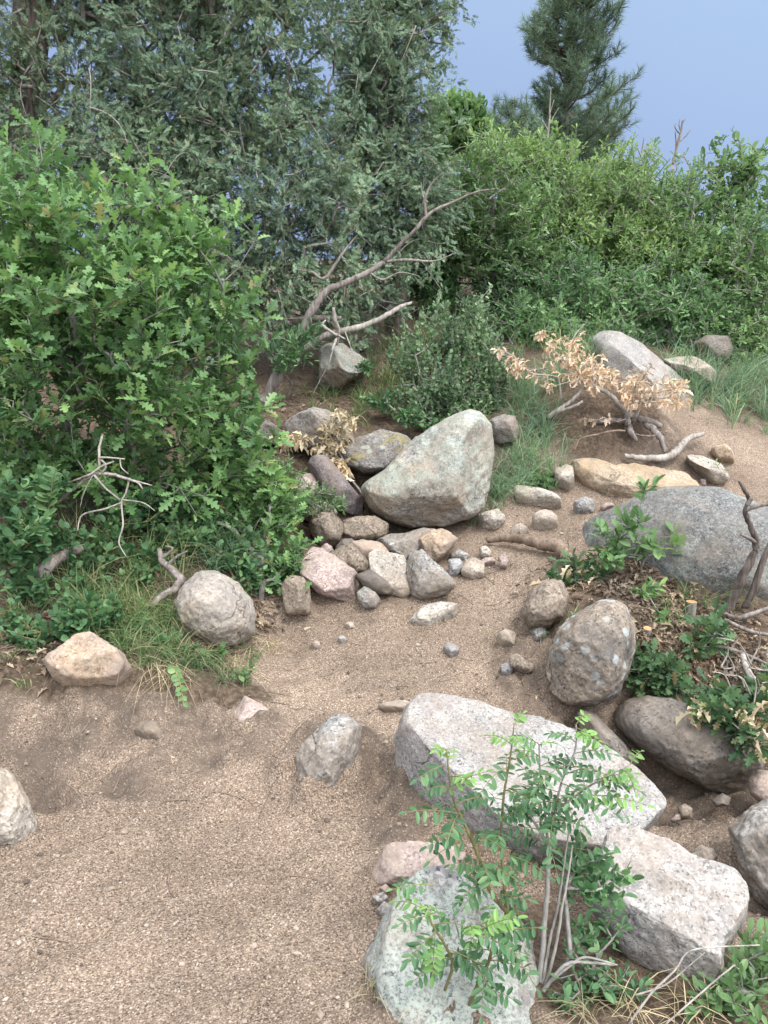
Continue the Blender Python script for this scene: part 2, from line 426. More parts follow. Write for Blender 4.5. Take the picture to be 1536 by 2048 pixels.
def ground_mat():
    m, N, L = new_mat("trail_soil")
    out = N.new('ShaderNodeOutputMaterial'); tcn = N.new('ShaderNodeTexCoord'); V = tcn.outputs['Object']
    def attr(nm):
        a = N.new('ShaderNodeAttribute'); a.attribute_name = nm; return a.outputs['Fac']
    vo = N.new('ShaderNodeTexVoronoi'); vo.inputs['Scale'].default_value = 120; L.new(V, vo.inputs['Vector'])
    vb = N.new('ShaderNodeTexVoronoi'); vb.inputs['Scale'].default_value = 260; L.new(V, vb.inputs['Vector'])
    s1 = N.new('ShaderNodeSeparateColor'); L.new(vo.outputs['Color'], s1.inputs[0])
    s2 = N.new('ShaderNodeSeparateColor'); L.new(vb.outputs['Color'], s2.inputs[0])
    # grit: most of the area fine sand, some cells pale or dark grains
    rs = ramp(N, [(0.0, (0.074, 0.056, 0.042)), (0.25, (0.146, 0.109, 0.081)), (0.7, (0.214, 0.162, 0.121)), (1.0, (0.345, 0.28, 0.218))]); L.new(s2.outputs[0], rs.inputs[0])
    rp = ramp(N, [(0.0, (0.060, 0.046, 0.037)), (0.3, (0.172, 0.130, 0.101)), (0.75, (0.275, 0.218, 0.171)), (1.0, (0.39, 0.335, 0.28))]); L.new(s1.outputs[1], rp.inputs[0])
    cov = noise(N, L, V, 5.5, 4)
    pe = N.new('ShaderNodeMath'); pe.operation = 'LESS_THAN'; L.new(vo.outputs['Distance'], pe.inputs[0]); pe.inputs[1].default_value = 0.42
    pick = N.new('ShaderNodeMath'); pick.operation = 'LESS_THAN'; L.new(s1.outputs[2], pick.inputs[0]); L.new(mul(N, L, cov, 0.9), pick.inputs[1])
    pk = mul(N, L, pe.outputs[0], pick.outputs[0])
    c = mixc(N, L, pk, rs.outputs[0], rp.outputs[0])
    n_lo = noise(N, L, V, 2.2, 5, 0.6)
    v = ramp(N, [(0.32, (0.70, 0.67, 0.65)), (0.66, (1.13, 1.11, 1.09))]); L.new(n_lo, v.inputs[0])
    c = mixc(N, L, 1.0, c, v.outputs[0], 'MULTIPLY')
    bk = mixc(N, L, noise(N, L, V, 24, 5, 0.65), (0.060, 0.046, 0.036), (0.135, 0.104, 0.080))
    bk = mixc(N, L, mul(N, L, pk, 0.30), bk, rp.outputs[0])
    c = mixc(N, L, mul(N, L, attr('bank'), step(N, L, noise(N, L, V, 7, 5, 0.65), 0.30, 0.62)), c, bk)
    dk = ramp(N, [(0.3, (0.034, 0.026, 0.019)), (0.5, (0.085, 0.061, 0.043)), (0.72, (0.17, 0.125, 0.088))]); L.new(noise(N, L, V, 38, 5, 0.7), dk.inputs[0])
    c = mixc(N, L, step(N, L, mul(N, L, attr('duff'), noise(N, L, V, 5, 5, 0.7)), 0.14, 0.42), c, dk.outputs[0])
    p = N.new('ShaderNodeBsdfPrincipled'); L.new(c, p.inputs['Base Color']); p.inputs['Roughness'].default_value = 0.95; p.inputs['Specular IOR Level'].default_value = 0.12
    b1 = N.new('ShaderNodeBump'); b1.inputs['Strength'].default_value = 0.7; b1.inputs['Distance'].default_value = 0.006; b1.invert = True; L.new(vo.outputs['Distance'], b1.inputs['Height'])
    b2 = N.new('ShaderNodeBump'); b2.inputs['Strength'].default_value = 0.6; b2.inputs['Distance'].default_value = 0.012; L.new(noise(N, L, V, 30, 6, 0.7), b2.inputs['Height'])
    L.new(b1.outputs[0], b2.inputs['Normal']); L.new(b2.outputs[0], p.inputs['Normal']); L.new(p.outputs[0], out.inputs[0])
    return m
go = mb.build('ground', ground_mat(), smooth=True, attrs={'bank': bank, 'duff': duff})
tag(go, 'sandy brown hiking trail and hillside soil', 'ground', kind='structure')
_ix = np.searchsorted
def gheight(x, y):
    """height of the built ground mesh (bilinear)"""
    x = np.asarray(x, float); y = np.asarray(y, float)
    a = np.clip(_ix(gx, x) - 1, 0, nx - 2); b = np.clip(_ix(gy, y) - 1, 0, ny - 2)
    fx = (x - gx[a]) / (gx[a + 1] - gx[a]); fy = (y - gy[b]) / (gy[b + 1] - gy[b])
    Z = GZ.reshape(ny, nx)
    return (Z[b, a] * (1 - fx) + Z[b, a + 1] * fx) * (1 - fy) + (Z[b + 1, a] * (1 - fx) + Z[b + 1, a + 1] * fx) * fy
def samplemask(mask, x, y):
    a = np.clip(_ix(gx, x), 0, nx - 1); b = np.clip(_ix(gy, y), 0, ny - 1)
    return mask.reshape(ny, nx)[b, a]

# ------------------------------------------------------------------ rocks
RM = {
 'white': rock_mat('granite_white', (0.385, 0.36, 0.335), (0.11, 0.105, 0.10), (0.57, 0.54, 0.505), 160, tint=(0.50, 0.40, 0.34), tint_amt=0.45, bump=0.7),
 'fore': rock_mat('granite_pale_grey', (0.335, 0.318, 0.298), (0.10, 0.097, 0.094), (0.50, 0.48, 0.455), 190, tint=(0.44, 0.37, 0.33), tint_amt=0.3, bump=0.6),
 'grey': rock_mat('granite_grey', (0.29, 0.275, 0.255), (0.08, 0.077, 0.073), (0.47, 0.45, 0.425), 110, tint=(0.28, 0.22, 0.165), tint_amt=0.6),
 'greylichen': rock_mat('granite_grey_lichen', (0.155, 0.155, 0.148), (0.055, 0.055, 0.053), (0.29, 0.288, 0.275), 130, tint=(0.22, 0.20, 0.17), tint_amt=0.4, lichen=(0.37, 0.41, 0.365), lich=(0.50, 0.64), bump=0.6),
 'mint': rock_mat('granite_mint_lichen', (0.32, 0.30, 0.265), (0.085, 0.08, 0.075), (0.52, 0.48, 0.43), 90, tint=(0.40, 0.30, 0.20), tint_amt=0.5, lichen=(0.45, 0.535, 0.455), lich=(0.34, 0.58), bump=0.75, lamt=0.7),
 'crust': rock_mat('granite_crusty_lichen', (0.24, 0.23, 0.22), (0.065, 0.065, 0.068), (0.42, 0.40, 0.38), 100, lichen=(0.46, 0.51, 0.43), lich=(0.38, 0.50), bump=0.8),
 'tanround': rock_mat('granite_tan', (0.43, 0.35, 0.27), (0.13, 0.10, 0.075), (0.64, 0.56, 0.46), 95, tint=(0.34, 0.32, 0.30), tint_amt=0.6, bump=0.9),
 'pink': rock_mat('granite_pink', (0.42, 0.32, 0.285), (0.21, 0.15, 0.135), (0.56, 0.47, 0.42), 140, tint=(0.36, 0.28, 0.22), tint_amt=0.5, bump=0.35),
 'tan': rock_mat('sandstone_tan', (0.42, 0.325, 0.225), (0.20, 0.15, 0.105), (0.54, 0.45, 0.34), 160, tint=(0.37, 0.265, 0.16), tint_amt=0.7, bump=0.35),
 'orange': rock_mat('sandstone_orange', (0.44, 0.32, 0.215), (0.22, 0.15, 0.10), (0.56, 0.45, 0.35), 120, tint=(0.42, 0.33, 0.28), tint_amt=0.8, bump=0.4),
 'purple': rock_mat('gneiss_purple', (0.215, 0.18, 0.18), (0.09, 0.075, 0.077), (0.34, 0.29, 0.28), 150, tint=(0.27, 0.20, 0.18), tint_amt=0.6, bump=0.35),
 'brown': rock_mat('granite_brown', (0.27, 0.215, 0.165), (0.10, 0.078, 0.06), (0.42, 0.35, 0.28), 110, tint=(0.21, 0.165, 0.125), tint_amt=0.6),
 'dark': rock_mat('granite_dark', (0.20, 0.175, 0.15), (0.05, 0.045, 0.042), (0.28, 0.25, 0.215), 120, tint=(0.20, 0.155, 0.115), tint_amt=0.7, stain=(0.085, 0.085, 0.09), bump=0.45),
 'spotted': rock_mat('granite_spotted_lichen', (0.27, 0.215, 0.165), (0.065, 0.06, 0.055), (0.40, 0.34, 0.27), 110, tint=(0.12, 0.12, 0.12), tint_amt=0.7, lichen=(0.33, 0.22, 0.09), lich=(0.60, 0.66), lichen2=(0.40, 0.43, 0.42)),
 'yellowspot': rock_mat('gneiss_yellow_lichen', (0.18, 0.165, 0.155), (0.06, 0.055, 0.052), (0.30, 0.28, 0.26), 110, lichen=(0.33, 0.27, 0.07), lich=(0.54, 0.62), lichen2=(0.34, 0.36, 0.33)),
 'pale': rock_mat('granite_pale', (0.44, 0.39, 0.33), (0.19, 0.165, 0.14), (0.62, 0.57, 0.50), 110, tint=(0.36, 0.27, 0.19), tint_amt=0.55, bump=0.5),
 'blue': rock_mat('gneiss_blue', (0.33, 0.325, 0.325), (0.15, 0.148, 0.148), (0.48, 0.475, 0.465), 110, tint=(0.30, 0.27, 0.24), tint_amt=0.4),
}
_ico = {}
def ico(n):
    if n not in _ico:
        b = bmesh.new(); bmesh.ops.create_icosphere(b, subdivisions=n, radius=1)
        _ico[n] = (np.array([v.co[:] for v in b.verts]), np.array([[v.index for v in f.verts] for f in b.faces])); b.free()
    return _ico[n]
ROCKS = []
def rock(name, label, mat, poly, D, dy=0.25, Y=None, e=2.5, cuts=(), n=4, rough=0.05, group=None, facets=5, seed=None, cat=None, up=0.0, sink=0.0, collar=1.0, fix=False):
    """outline = the boulder's profile at its own distance; D = half thickness; cuts = (world normal, share kept) flat faces"""
    seed = seed if seed is not None else len(ROCKS) + 11
    r_ = np.random.default_rng(seed)
    P = np.array(poly, float)
    lo = P[:, 1].max(); bx = P[P[:, 1] > lo - 0.12 * (lo - P[:, 1].min())][:, 0].mean()
    if 560 < P[:, 0].mean() < 900 and 985 < P[:, 1].mean() < 1200 and label[:3] != 'big': P = P.mean(0) + (P - P.mean(0)) * 1.10   # stones of the pile touch
    if Y is None: Y = ground(bx, lo)[1] + dy * D
    c = (P.min(0) + P.max(0)) / 2
    W = at(c[0], c[1], Y)
    nrm = unit(CAM - W)
    if up: nrm = unit(nrm + np.array([0, 0, up]))
    rt = unit(np.cross(np.array([0, 0, 1.0]), nrm)); uv = np.cross(nrm, rt)
    if sink: W = W - np.array([0, 0, sink * D])
    d = ray(P[:, 0], P[:, 1]); t = ((W - CAM) @ nrm) / (d @ nrm)
    Q = CAM + d * t[:, None] - W
    q2 = np.stack([Q @ rt, Q @ uv], -1)
    if not sink and not fix:                              # a rock stands on the ground: bring it forward until its foot is clear of the slope
        for _ in range(60):
            Q2 = W + Q; bel = Q2[:, 2] < gheight(Q2[:, 0], Q2[:, 1]) - .012
            lowest = np.argsort(Q2[:, 2])[:max(2, len(Q2) // 5)]
            if not (bel.mean() > .12 or bel[lowest].mean() > .6): break
            f_ = .99; Q = Q * f_; W = CAM + (W - CAM) * f_; q2 = q2 * f_
    # dense outline -> radius by angle
    dense = np.concatenate([q2[i] + np.linspace(0, 1, 40, endpoint=False)[:, None] * (q2[(i + 1) % len(q2)] - q2[i]) for i in range(len(q2))])
    ang = np.arctan2(dense[:, 1], dense[:, 0]); rad = np.hypot(dense[:, 0], dense[:, 1])
    A = np.linspace(-math.pi, math.pi, 241); R = np.zeros(240)
    idx = np.clip(((ang + math.pi) / (2 * math.pi) * 240).astype(int), 0, 239)
    np.maximum.at(R, idx, rad)
    have = np.nonzero(R)[0]; R = np.interp(np.arange(240), np.concatenate([have - 240, have, have + 240]), np.tile(R[have], 3))
    k = np.array([1, 2, 3, 2, 1.]) / 9; R = np.convolve(np.concatenate([R[-2:], R, R[:2]]), k, 'valid')
    Rf = lambda th: np.interp(th, A, np.append(R, R[0]))
    S, faces = ico(n)
    th = np.arctan2(S[:, 1], S[:, 0]); s = np.hypot(S[:, 0], S[:, 1])
    ph = np.arctan2(s, np.abs(S[:, 2])); sp = np.sin(ph) ** (2 / e); cp = np.cos(ph) ** (2 / e)
    rr = Rf(th) * sp
    L = np.stack([rr * np.cos(th), rr * np.sin(th), D * cp * np.sign(S[:, 2])], -1)
    V = L[:, :1] * rt + L[:, 1:2] * uv + L[:, 2:] * nrm
    size = np.sqrt((R ** 2).mean())
    cl = [(np.array(cn, float), f) for cn, f in cuts]
    for _ in range(facets):
        fn = unit(r_.normal(size=3)) + nrm * 0.55
        cl.append((fn, r_.uniform(0.76, 0.92)))
    for cn, f in cl:
        cn = unit(cn); h_ = V @ cn; lim = f * h_.max()
        over = np.maximum(h_ - lim, 0); V = V - cn * (over * 0.93)[:, None]
    N_ = unit(V)
    for axv, col in ((rt, 0), (uv, 1)):      # flattening must not shrink the profile
        h_ = V @ axv; lo_, hi_ = q2[:, col].min(), q2[:, col].max()
        V = V + axv * ((h_ - h_.min()) / (h_.max() - h_.min()) * (hi_ - lo_) + lo_ - h_)[:, None]
    X = V / size + seed * 1.7
    V = V + N_ * (size * rough * (1.0 * fbm(X, 0.45, 2, off=seed) + 0.55 * fbm(X, 1.5, 4, 0.6, off=seed + 2) - 1.1 * np.abs(fbm(X, 0.9, 3, 0.55, off=seed + 4)) + .35))[:, None]
    if n >= 5: V = V + N_ * (0.0035 * fbm(V, 22, 3, 0.7, off=1))[:, None]
    m = MB(); m.add(V + W, None, faces)
    gz = float(gheight(W[0], W[1]))
    o = m.build(name, RM[mat], origin=(W[0], W[1], gz), smooth=True)
    tag(o, label, cat or name, group)
    ROCKS.append((V + W, size, collar))
    return o
U = (0, 0, 1)
rock('boulder', 'big triangular boulder with mint lichen perched over the stone pile', 'mint', [(936,820),(965,826),(980,849),(986,898),(982,946),(972,1008),(949,1031),(891,1051),(825,1053),(777,1042),(741,1018),(725,982),(734,966),(770,943),(809,898),(858,859),(897,836)], .42, dy=.5, Y=4.85, e=2.6, n=6, facets=0, rough=.035, cuts=[((-.45,-.6,.6),.80),((.75,-.62,.0),.86),((0,-.75,-.65),.90)], collar=0)
rock('flat_rock', 'purple slab leaning left of the big triangular boulder', 'purple', [(630,909),(646,911),(663,927),(682,950),(708,982),(728,1008),(725,1031),(695,1030),(660,1010),(640,985),(622,960),(617,930)], .16, Y=4.95, n=5, facets=4, rough=.03)
rock('rock', 'pale pink rock half hidden by leaves left of the purple slab', 'pink', [(572,982),(598,953),(624,946),(640,982),(630,1005),(607,1012),(578,1005)], .15, Y=4.85)
rock('rock', 'bluish grey rock at the far left of the stone pile', 'blue', [(536,985),(555,973),(572,985),(594,1000),(600,1021),(580,1040),(548,1025)], .14, Y=4.75)
rock('rock', 'orange tan rock below the bluish grey rock at the bush', 'tan', [(525,1038),(549,1018),(568,1025),(580,1038),(572,1058),(536,1060)], .12, Y=4.6)
rock('flat_rock', 'streaked grey tan slab on top of the cracked rock', 'pale', [(602,1006),(630,998),(663,1012),(672,1026),(645,1036),(618,1042),(598,1028)], .14, Y=4.75, cuts=[((-.2,-.5,.8),.6)])
rock('rock', 'cracked round grey tan rock in the upper left of the pile', 'brown', [(636,1028),(665,1024),(682,1042),(691,1058),(685,1078),(669,1095),(646,1088),(628,1064),(622,1044)], .13, Y=4.5, facets=8, rough=.07)
rock('rock', 'oval brown rock lying right under the big triangular boulder', 'brown', [(689,1044),(708,1036),(744,1034),(767,1047),(774,1060),(760,1073),(741,1080),(702,1078),(687,1067)], .13, Y=4.5, n=5)
rock('stone', 'small dark stone wedged below the oval brown rock', 'dark', [(672,1095),(686,1078),(702,1077),(712,1086),(700,1100)], .07, Y=4.4)
rock('stone', 'small pinkish stone tucked above the pink slab', 'pink', [(640,1100),(652,1087),(662,1094),(668,1106),(655,1116),(643,1112)], .06, Y=4.3)
rock('rock', 'smooth orange pink rock in the middle of the pile', 'orange', [(705,1085),(728,1081),(757,1086),(773,1099),(777,1112),(747,1122),(734,1130),(715,1110)], .13, Y=4.36, e=2.2, facets=2)
rock('rock', 'round grey brown rock behind the pink slab', 'brown', [(663,1109),(682,1095),(702,1091),(721,1103),(734,1125),(731,1142),(715,1148),(692,1135),(668,1120)], .12, Y=4.2, n=5)
rock('flat_rock', 'large pink slab at the front left of the stone pile', 'pink', [(627,1099),(643,1102),(669,1117),(708,1145),(713,1155),(708,1184),(702,1208),(682,1196),(646,1187),(624,1171),(604,1146),(611,1122)], .15, Y=3.95, n=5, facets=2, rough=.028, cuts=[((-.05,-.62,.75),.55),((.2,-.8,-.5),.7)])
rock('flat_rock', 'pale grey slab leaning upright at the front of the pile', 'pale', [(741,1109),(754,1103),(780,1108),(803,1115),(813,1135),(822,1168),(826,1188),(806,1195),(777,1184),(757,1161),(744,1142)], .10, Y=3.98, n=5, facets=2, rough=.03, cuts=[((-.25,-.75,.6),.5)])
rock('rock', 'dark brown rock pinned beneath the pale leaning slab', 'dark', [(714,1152),(741,1141),(764,1160),(792,1188),(750,1188),(725,1170)], .1, Y=4.05)
rock('stone', 'small round grey stone at the foot of the pink slab', 'grey', [(715,1187),(728,1175),(747,1186),(760,1204),(754,1215),(728,1215),(717,1199)], .07, dy=.3)
rock('stone', 'small brown stone between the pink slab and the pale slab', 'brown', [(707,1158),(719,1158),(724,1178),(716,1190),(704,1182)], .06, Y=4.0)
rock('rock', 'angular light grey rock below the big boulder and left of the orange stone', 'grey', [(757,1083),(786,1069),(812,1068),(842,1058),(866,1060),(848,1083),(838,1105),(812,1123),(790,1110)], .16, Y=4.42, n=5, facets=6)
rock('rock', 'round orange rock resting on the grey base rock', 'orange', [(839,1083),(848,1073),(865,1062),(886,1060),(911,1077),(904,1092),(887,1109),(868,1123),(845,1113)], .12, Y=4.28, e=2.3, n=5)
rock('rock', 'rough grey rock at the right foot of the stone pile', 'grey', [(820,1108),(842,1101),(860,1122),(891,1152),(906,1170),(874,1188),(842,1198),(824,1188),(814,1145)], .14, Y=4.08, n=5, facets=5)
rock('stone', 'flat grey stone beside the trail right of the pile', 'grey', [(898,1108),(915,1102),(938,1111),(932,1122),(904,1122)], .05, group='small stones by the pile', up=1.2, sink=.2)
rock('stone', 'bluish pointed stone right of the grey base rock', 'blue', [(896,1123),(920,1120),(928,1130),(915,1147),(899,1152)], .05, group='small stones by the pile', up=.8, sink=.15)
rock('stone', 'flat brownish stone sunk in the trail near the bluish stone', 'pale', [(924,1128),(945,1120),(964,1130),(968,1148),(942,1154),(922,1146)], .05, group='small stones by the pile', up=1.5, sink=.2)
rock('stone', 'small round pale stone upslope of the flat stones', 'pale', [(958,1098),(972,1094),(983,1105),(978,1115),(963,1115)], .04, group='small stones by the pile', up=.8, sink=.2)
rock('stone', 'thin pink stone lying under the small pale stone', 'pink', [(960,1120),(985,1117),(991,1126),(966,1131)], .03, group='small stones by the pile', up=1, sink=.2)
rock('stone', 'upright pinkish stone at the edge of the twig litter', 'pink', [(996,1115),(1010,1106),(1018,1125),(1013,1137),(999,1135)], .05, group='small stones by the pile', up=.4, sink=.2)
rock('rock', 'rounded whitish rock at the lower right of the big triangular boulder', 'pale', [(956,1035),(970,1024),(995,1024),(1012,1038),(1009,1056),(990,1063),(967,1059)], .12, dy=.3, n=5, up=.6, sink=.25)
rock('rock', 'brown rock under the oak sprig left of the pink slab', 'brown', [(573,1163),(598,1154),(616,1174),(620,1200),(619,1226),(575,1226),(564,1184)], .13, Y=3.78, collar=2.5)
rock('flat_rock', 'flat pale slab sunk flush in the middle of the trail', 'pale', [(820,1237),(852,1220),(891,1211),(919,1209),(909,1230),(858,1251),(828,1248)], .06, dy=0, up=1.8, sink=.3, facets=2, rough=.05, n=5, e=3.5, collar=1.3)
rock('boulder', 'grey boulder behind the cluster of dry leaves', 'grey', [(570,848),(598,826),(627,816),(656,823),(676,839),(702,862),(710,885),(690,900),(630,902),(578,884)], .3, Y=5.75, n=5)
rock('rock', 'dark striped rock in shade left of the grey boulder', 'dark', [(500,866),(529,838),(549,848),(567,865),(556,890),(506,890)], .2, Y=5.4)
rock('flat_rock', 'long dark slab with yellow lichen behind the purple slab', 'yellowspot', [(680,903),(712,878),(760,858),(812,870),(830,890),(775,945),(728,950),(685,930)], .3, Y=5.45, n=5, facets=4, cuts=[((-.1,-.6,.7),.55)])
rock('boulder', 'pale grey boulder in shade beneath the dead limb', 'mint', [(638,708),(656,687),(677,684),(693,690),(719,708),(739,724),(734,741),(705,760),(684,775),(656,780),(635,762)], .35, Y=6.9, n=5, facets=4, cuts=[((.6,-.5,.6),.7),((-.6,-.7,.2),.8)])
rock('stone', 'tiny bluish stone on the slope behind the shaded boulder', 'blue', [(715,684),(724,678),(733,694),(728,702),(717,700)], .08, Y=7.5)
rock('rock', 'dark grey rock tucked behind the right side of the big boulder', 'grey', [(980,838),(1005,828),(1030,832),(1038,855),(1032,880),(1000,888),(981,872)], .2, Y=5.6, facets=6)
rock('boulder', 'large pale boulder sloping right behind the dead oak shrub', 'fore', [(1185,676),(1209,663),(1244,666),(1279,685),(1314,713),(1349,741),(1382,769),(1388,788),(1359,815),(1300,830),(1235,800),(1188,730)], .5, Y=6.6, n=5, facets=2, rough=.03, cuts=[((.45,-.5,.72),.62)], fix=True)
rock('rock', 'pale flat topped rock right of the sloping boulder', 'pale', [(1329,720),(1363,712),(1391,714),(1419,731),(1436,748),(1433,762),(1394,764),(1370,758),(1345,742)], .28, Y=7.2, n=5, cuts=[((0,-.3,.9),.6)])
rock('rock', 'dark rock in the shade of the oaks behind the pale flat topped rock', 'dark', [(1385,687),(1412,670),(1454,670),(1466,696),(1456,722),(1401,722)], .3, Y=7.9)
rock('flat_rock', 'big tan slab stepping across the trail', 'tan', [(1143,923),(1167,918),(1199,919),(1223,935),(1251,926),(1300,924),(1349,930),(1391,951),(1410,970),(1377,985),(1314,1000),(1279,1012),(1237,1016),(1202,1000),(1174,978),(1150,954)], .17, Y=5.0, n=6, facets=5, rough=.05, cuts=[((0,-.45,.88),.42)], fix=True, up=.35)
rock('flat_rock', 'pale brown slab right of the tan slab below the driftwood stick', 'pale', [(1371,919),(1387,909),(1412,913),(1454,938),(1459,956),(1429,968),(1402,940)], .14, dy=.1, cuts=[((0,-.3,.9),.6)], up=.5, sink=.2)
rock('rock', 'rounded yellow rock at the right end of the driftwood stick', 'orange', [(1422,900),(1450,893),(1470,908),(1469,926),(1436,926),(1425,914)], .14, dy=.2, up=.4, sink=.2)
rock('stone', 'tiny reddish stone beside the right tip of the tan slab', 'pink', [(1400,958),(1412,958),(1413,971),(1402,971)], .04)
rock('rock', 'knobbly whitish rock at the left end of the tan slab', 'pale', [(1106,947),(1129,936),(1144,940),(1149,964),(1137,981),(1112,975)], .13, dy=.2, up=.6, sink=.2)
rock('rock', 'low tan rock under the blue green grass', 'pale', [(1029,983),(1052,982),(1087,991),(1115,998),(1124,1010),(1070,1013),(1036,1005)], .12, dy=-.1, up=1.0, sink=.2)
rock('stone', 'greyish stone sunk in soil below the tan slab', 'grey', [(1146,1012),(1170,1003),(1192,1012),(1187,1027),(1153,1028)], .08, dy=-.2, up=1.5, sink=.2)
rock('stone', 'reddish stone between the tan slab and the grey boulder', 'pink', [(1201,1016),(1222,1008),(1232,1018),(1206,1025)], .06, dy=.2, up=.8, sink=.3)
rock('stone', 'half sunk tan stone in the trail left of the small red root', 'pale', [(1063,1039),(1090,1025),(1113,1035),(1117,1052),(1090,1058),(1068,1052)], .08, dy=-.2, up=1.5, sink=.3, e=3)
rock('stone', 'low tan stone in the trail above the long root', 'pale', [(1019,1062),(1040,1052),(1057,1062),(1042,1075),(1020,1072)], .06, dy=-.2, up=1.5, sink=.3)
rock('boulder', 'huge grey lichen covered boulder at the right of the trail', 'greylichen', [(1155,1087),(1174,1048),(1216,1022),(1279,990),(1331,974),(1380,970),(1436,976),(1488,997),(1540,1020),(1590,1060),(1610,1120),(1600,1210),(1500,1240),(1400,1230),(1330,1215),(1270,1185),(1200,1140),(1160,1110)], .5, Y=4.22, e=2.2, n=6, facets=0, rough=.02, fix=True)
rock('boulder', 'grey brown boulder half buried beneath the oak sprout', 'brown', [(1047,1214),(1060,1186),(1089,1161),(1120,1160),(1140,1192),(1130,1235),(1092,1258),(1063,1257),(1044,1232)], .2, Y=3.85, n=5, facets=2, e=2.2, collar=2.5)
rock('stone', 'small grey stone at the foot of the half buried boulder', 'grey', [(1061,1264),(1089,1252),(1094,1272),(1074,1288)], .06, up=.6, sink=.3)
rock('boulder', 'egg shaped boulder with grey and orange lichen spots', 'spotted', [(1194,1203),(1226,1200),(1250,1213),(1268,1250),(1270,1293),(1258,1340),(1235,1390),(1190,1412),(1154,1412),(1125,1410),(1103,1386),(1090,1348),(1097,1301),(1116,1257),(1152,1225)], .26, Y=3.28, n=6, e=2.2, facets=2, rough=.03, collar=1.8)
rock('stone', 'whitish stone in the trail left of the half buried boulder', 'pale', [(992,1276),(1016,1260),(1032,1272),(1028,1295),(1001,1288)], .06, dy=0, up=1.0, sink=.2, collar=2)
rock('stone', 'wedge shaped brown stone at the trail edge', 'brown', [(1018,1311),(1031,1307),(1064,1330),(1068,1342),(1045,1347),(1021,1332)], .06, dy=.1, facets=8, collar=1.6)
rock('stone', 'flat grey stone beside the wedge shaped stone', 'blue', [(1000,1336),(1015,1330),(1028,1338),(1021,1348),(1004,1348)], .04, dy=0, up=1.5, sink=.2)
rock('boulder', 'smooth dark boulder overhanging the hollow at right', 'dark', [(1228,1431),(1251,1405),(1288,1394),(1342,1396),(1378,1411),(1440,1423),(1500,1465),(1524,1530),(1512,1572),(1494,1585),(1469,1589),(1414,1578),(1342,1545),(1295,1512),(1255,1480),(1231,1451)], .28, Y=2.90, n=6, e=2.3, facets=2, rough=.022, collar=0, fix=True)
rock('boulder', 'brown boulder wedged between the pale slab and the dark boulder', 'dark', [(1152,1431),(1175,1421),(1197,1430),(1226,1458),(1264,1496),(1280,1521),(1262,1540),(1197,1495),(1158,1460)], .16, Y=2.93, n=5)
rock('rock', 'reddish rock at the right edge under the dark boulder', 'pink', [(1496,1558),(1516,1540),(1540,1542),(1556,1580),(1530,1612),(1501,1590)], .09, Y=2.62, facets=2)
rock('stone', 'lumpy brown stone in the hollow', 'brown', [(1355,1613),(1370,1607),(1385,1617),(1384,1636),(1362,1640)], .05, dy=.2)
rock('stone', 'pinkish stone leaning on the lumpy brown stone', 'pink', [(1340,1640),(1352,1629),(1370,1626),(1366,1638),(1346,1646)], .03, dy=0, facets=2)
rock('stone', 'dark stone under the overhang of the dark boulder', 'dark', [(1424,1600),(1445,1586),(1462,1592),(1458,1610),(1432,1614)], .06, dy=.2)
rock('boulder', 'big white speckled boulder at the lower right', 'white', [(1182,1808),(1205,1730),(1218,1685),(1257,1678),(1296,1689),(1345,1709),(1388,1732),(1420,1738),(1469,1751),(1497,1792),(1492,1831),(1475,1860),(1449,1906),(1445,1955),(1430,1985),(1394,1995),(1329,1965),(1264,1920),(1228,1865),(1195,1833)], .25, Y=1.88, n=6, e=3.2, facets=0, rough=.03, cuts=[((-.08,-.42,.9),.50),((-.55,-.75,-.12),.62)], up=.5)
rock('rock', 'small grey rock behind the white speckled boulder', 'grey', [(1369,1714),(1401,1690),(1423,1696),(1434,1711),(1425,1736),(1401,1750),(1378,1735)], .07, Y=2.25, n=5)
rock('boulder', 'coarse dark grey granite boulder cut by the right edge', 'grey', [(1460,1659),(1479,1640),(1508,1614),(1540,1596),(1600,1610),(1640,1700),(1610,1800),(1560,1830),(1515,1795),(1487,1747),(1474,1702)], .22, Y=2.2, n=6, e=2.3, facets=2)
rock('boulder', 'broad pale grey boulder in the middle foreground beside the trail', 'fore', [(789,1537),(796,1494),(809,1445),(828,1413),(883,1412),(928,1419),(977,1430),(1026,1447),(1080,1454),(1150,1473),(1215,1510),(1272,1558),(1322,1610),(1290,1650),(1262,1695),(1200,1730),(1090,1735),(1010,1712),(940,1685),(876,1650),(824,1608),(795,1572)], .25, Y=2.52, n=6, e=3.2, facets=0, rough=.028, cuts=[((.08,-.36,.92),.46),((-.75,-.6,-.1),.72)], up=.75, collar=1.5)
rock('stone', 'flat pale stone at the top corner of the broad grey boulder', 'pale', [(755,1412),(775,1404),(812,1403),(832,1412),(810,1422),(770,1420)], .03, dy=-.2, up=1.0, sink=.3)
rock('rock', 'low pink rock beneath the compound leaved plant', 'pink', [(744,1755),(765,1708),(785,1698),(863,1693),(902,1701),(930,1726),(940,1745),(863,1772),(798,1782),(757,1775)], .12, Y=2.12, n=5, facets=3, cuts=[((0,-.4,.9),.6)], up=.7, collar=2)
rock('stone', 'orange pebble sized stone at the left end of the pink rock', 'orange', [(760,1776),(772,1767),(781,1778),(771,1789)], .015, dy=.4)
rock('stone', 'angular grey stone below the orange pebble', 'grey', [(744,1793),(765,1783),(777,1797),(760,1811)], .022, dy=.3, facets=8)
rock('stone', 'whitish stone against the crusty lichen boulder', 'white', [(752,1820),(768,1803),(788,1812),(782,1828),(760,1834)], .025, dy=.3)
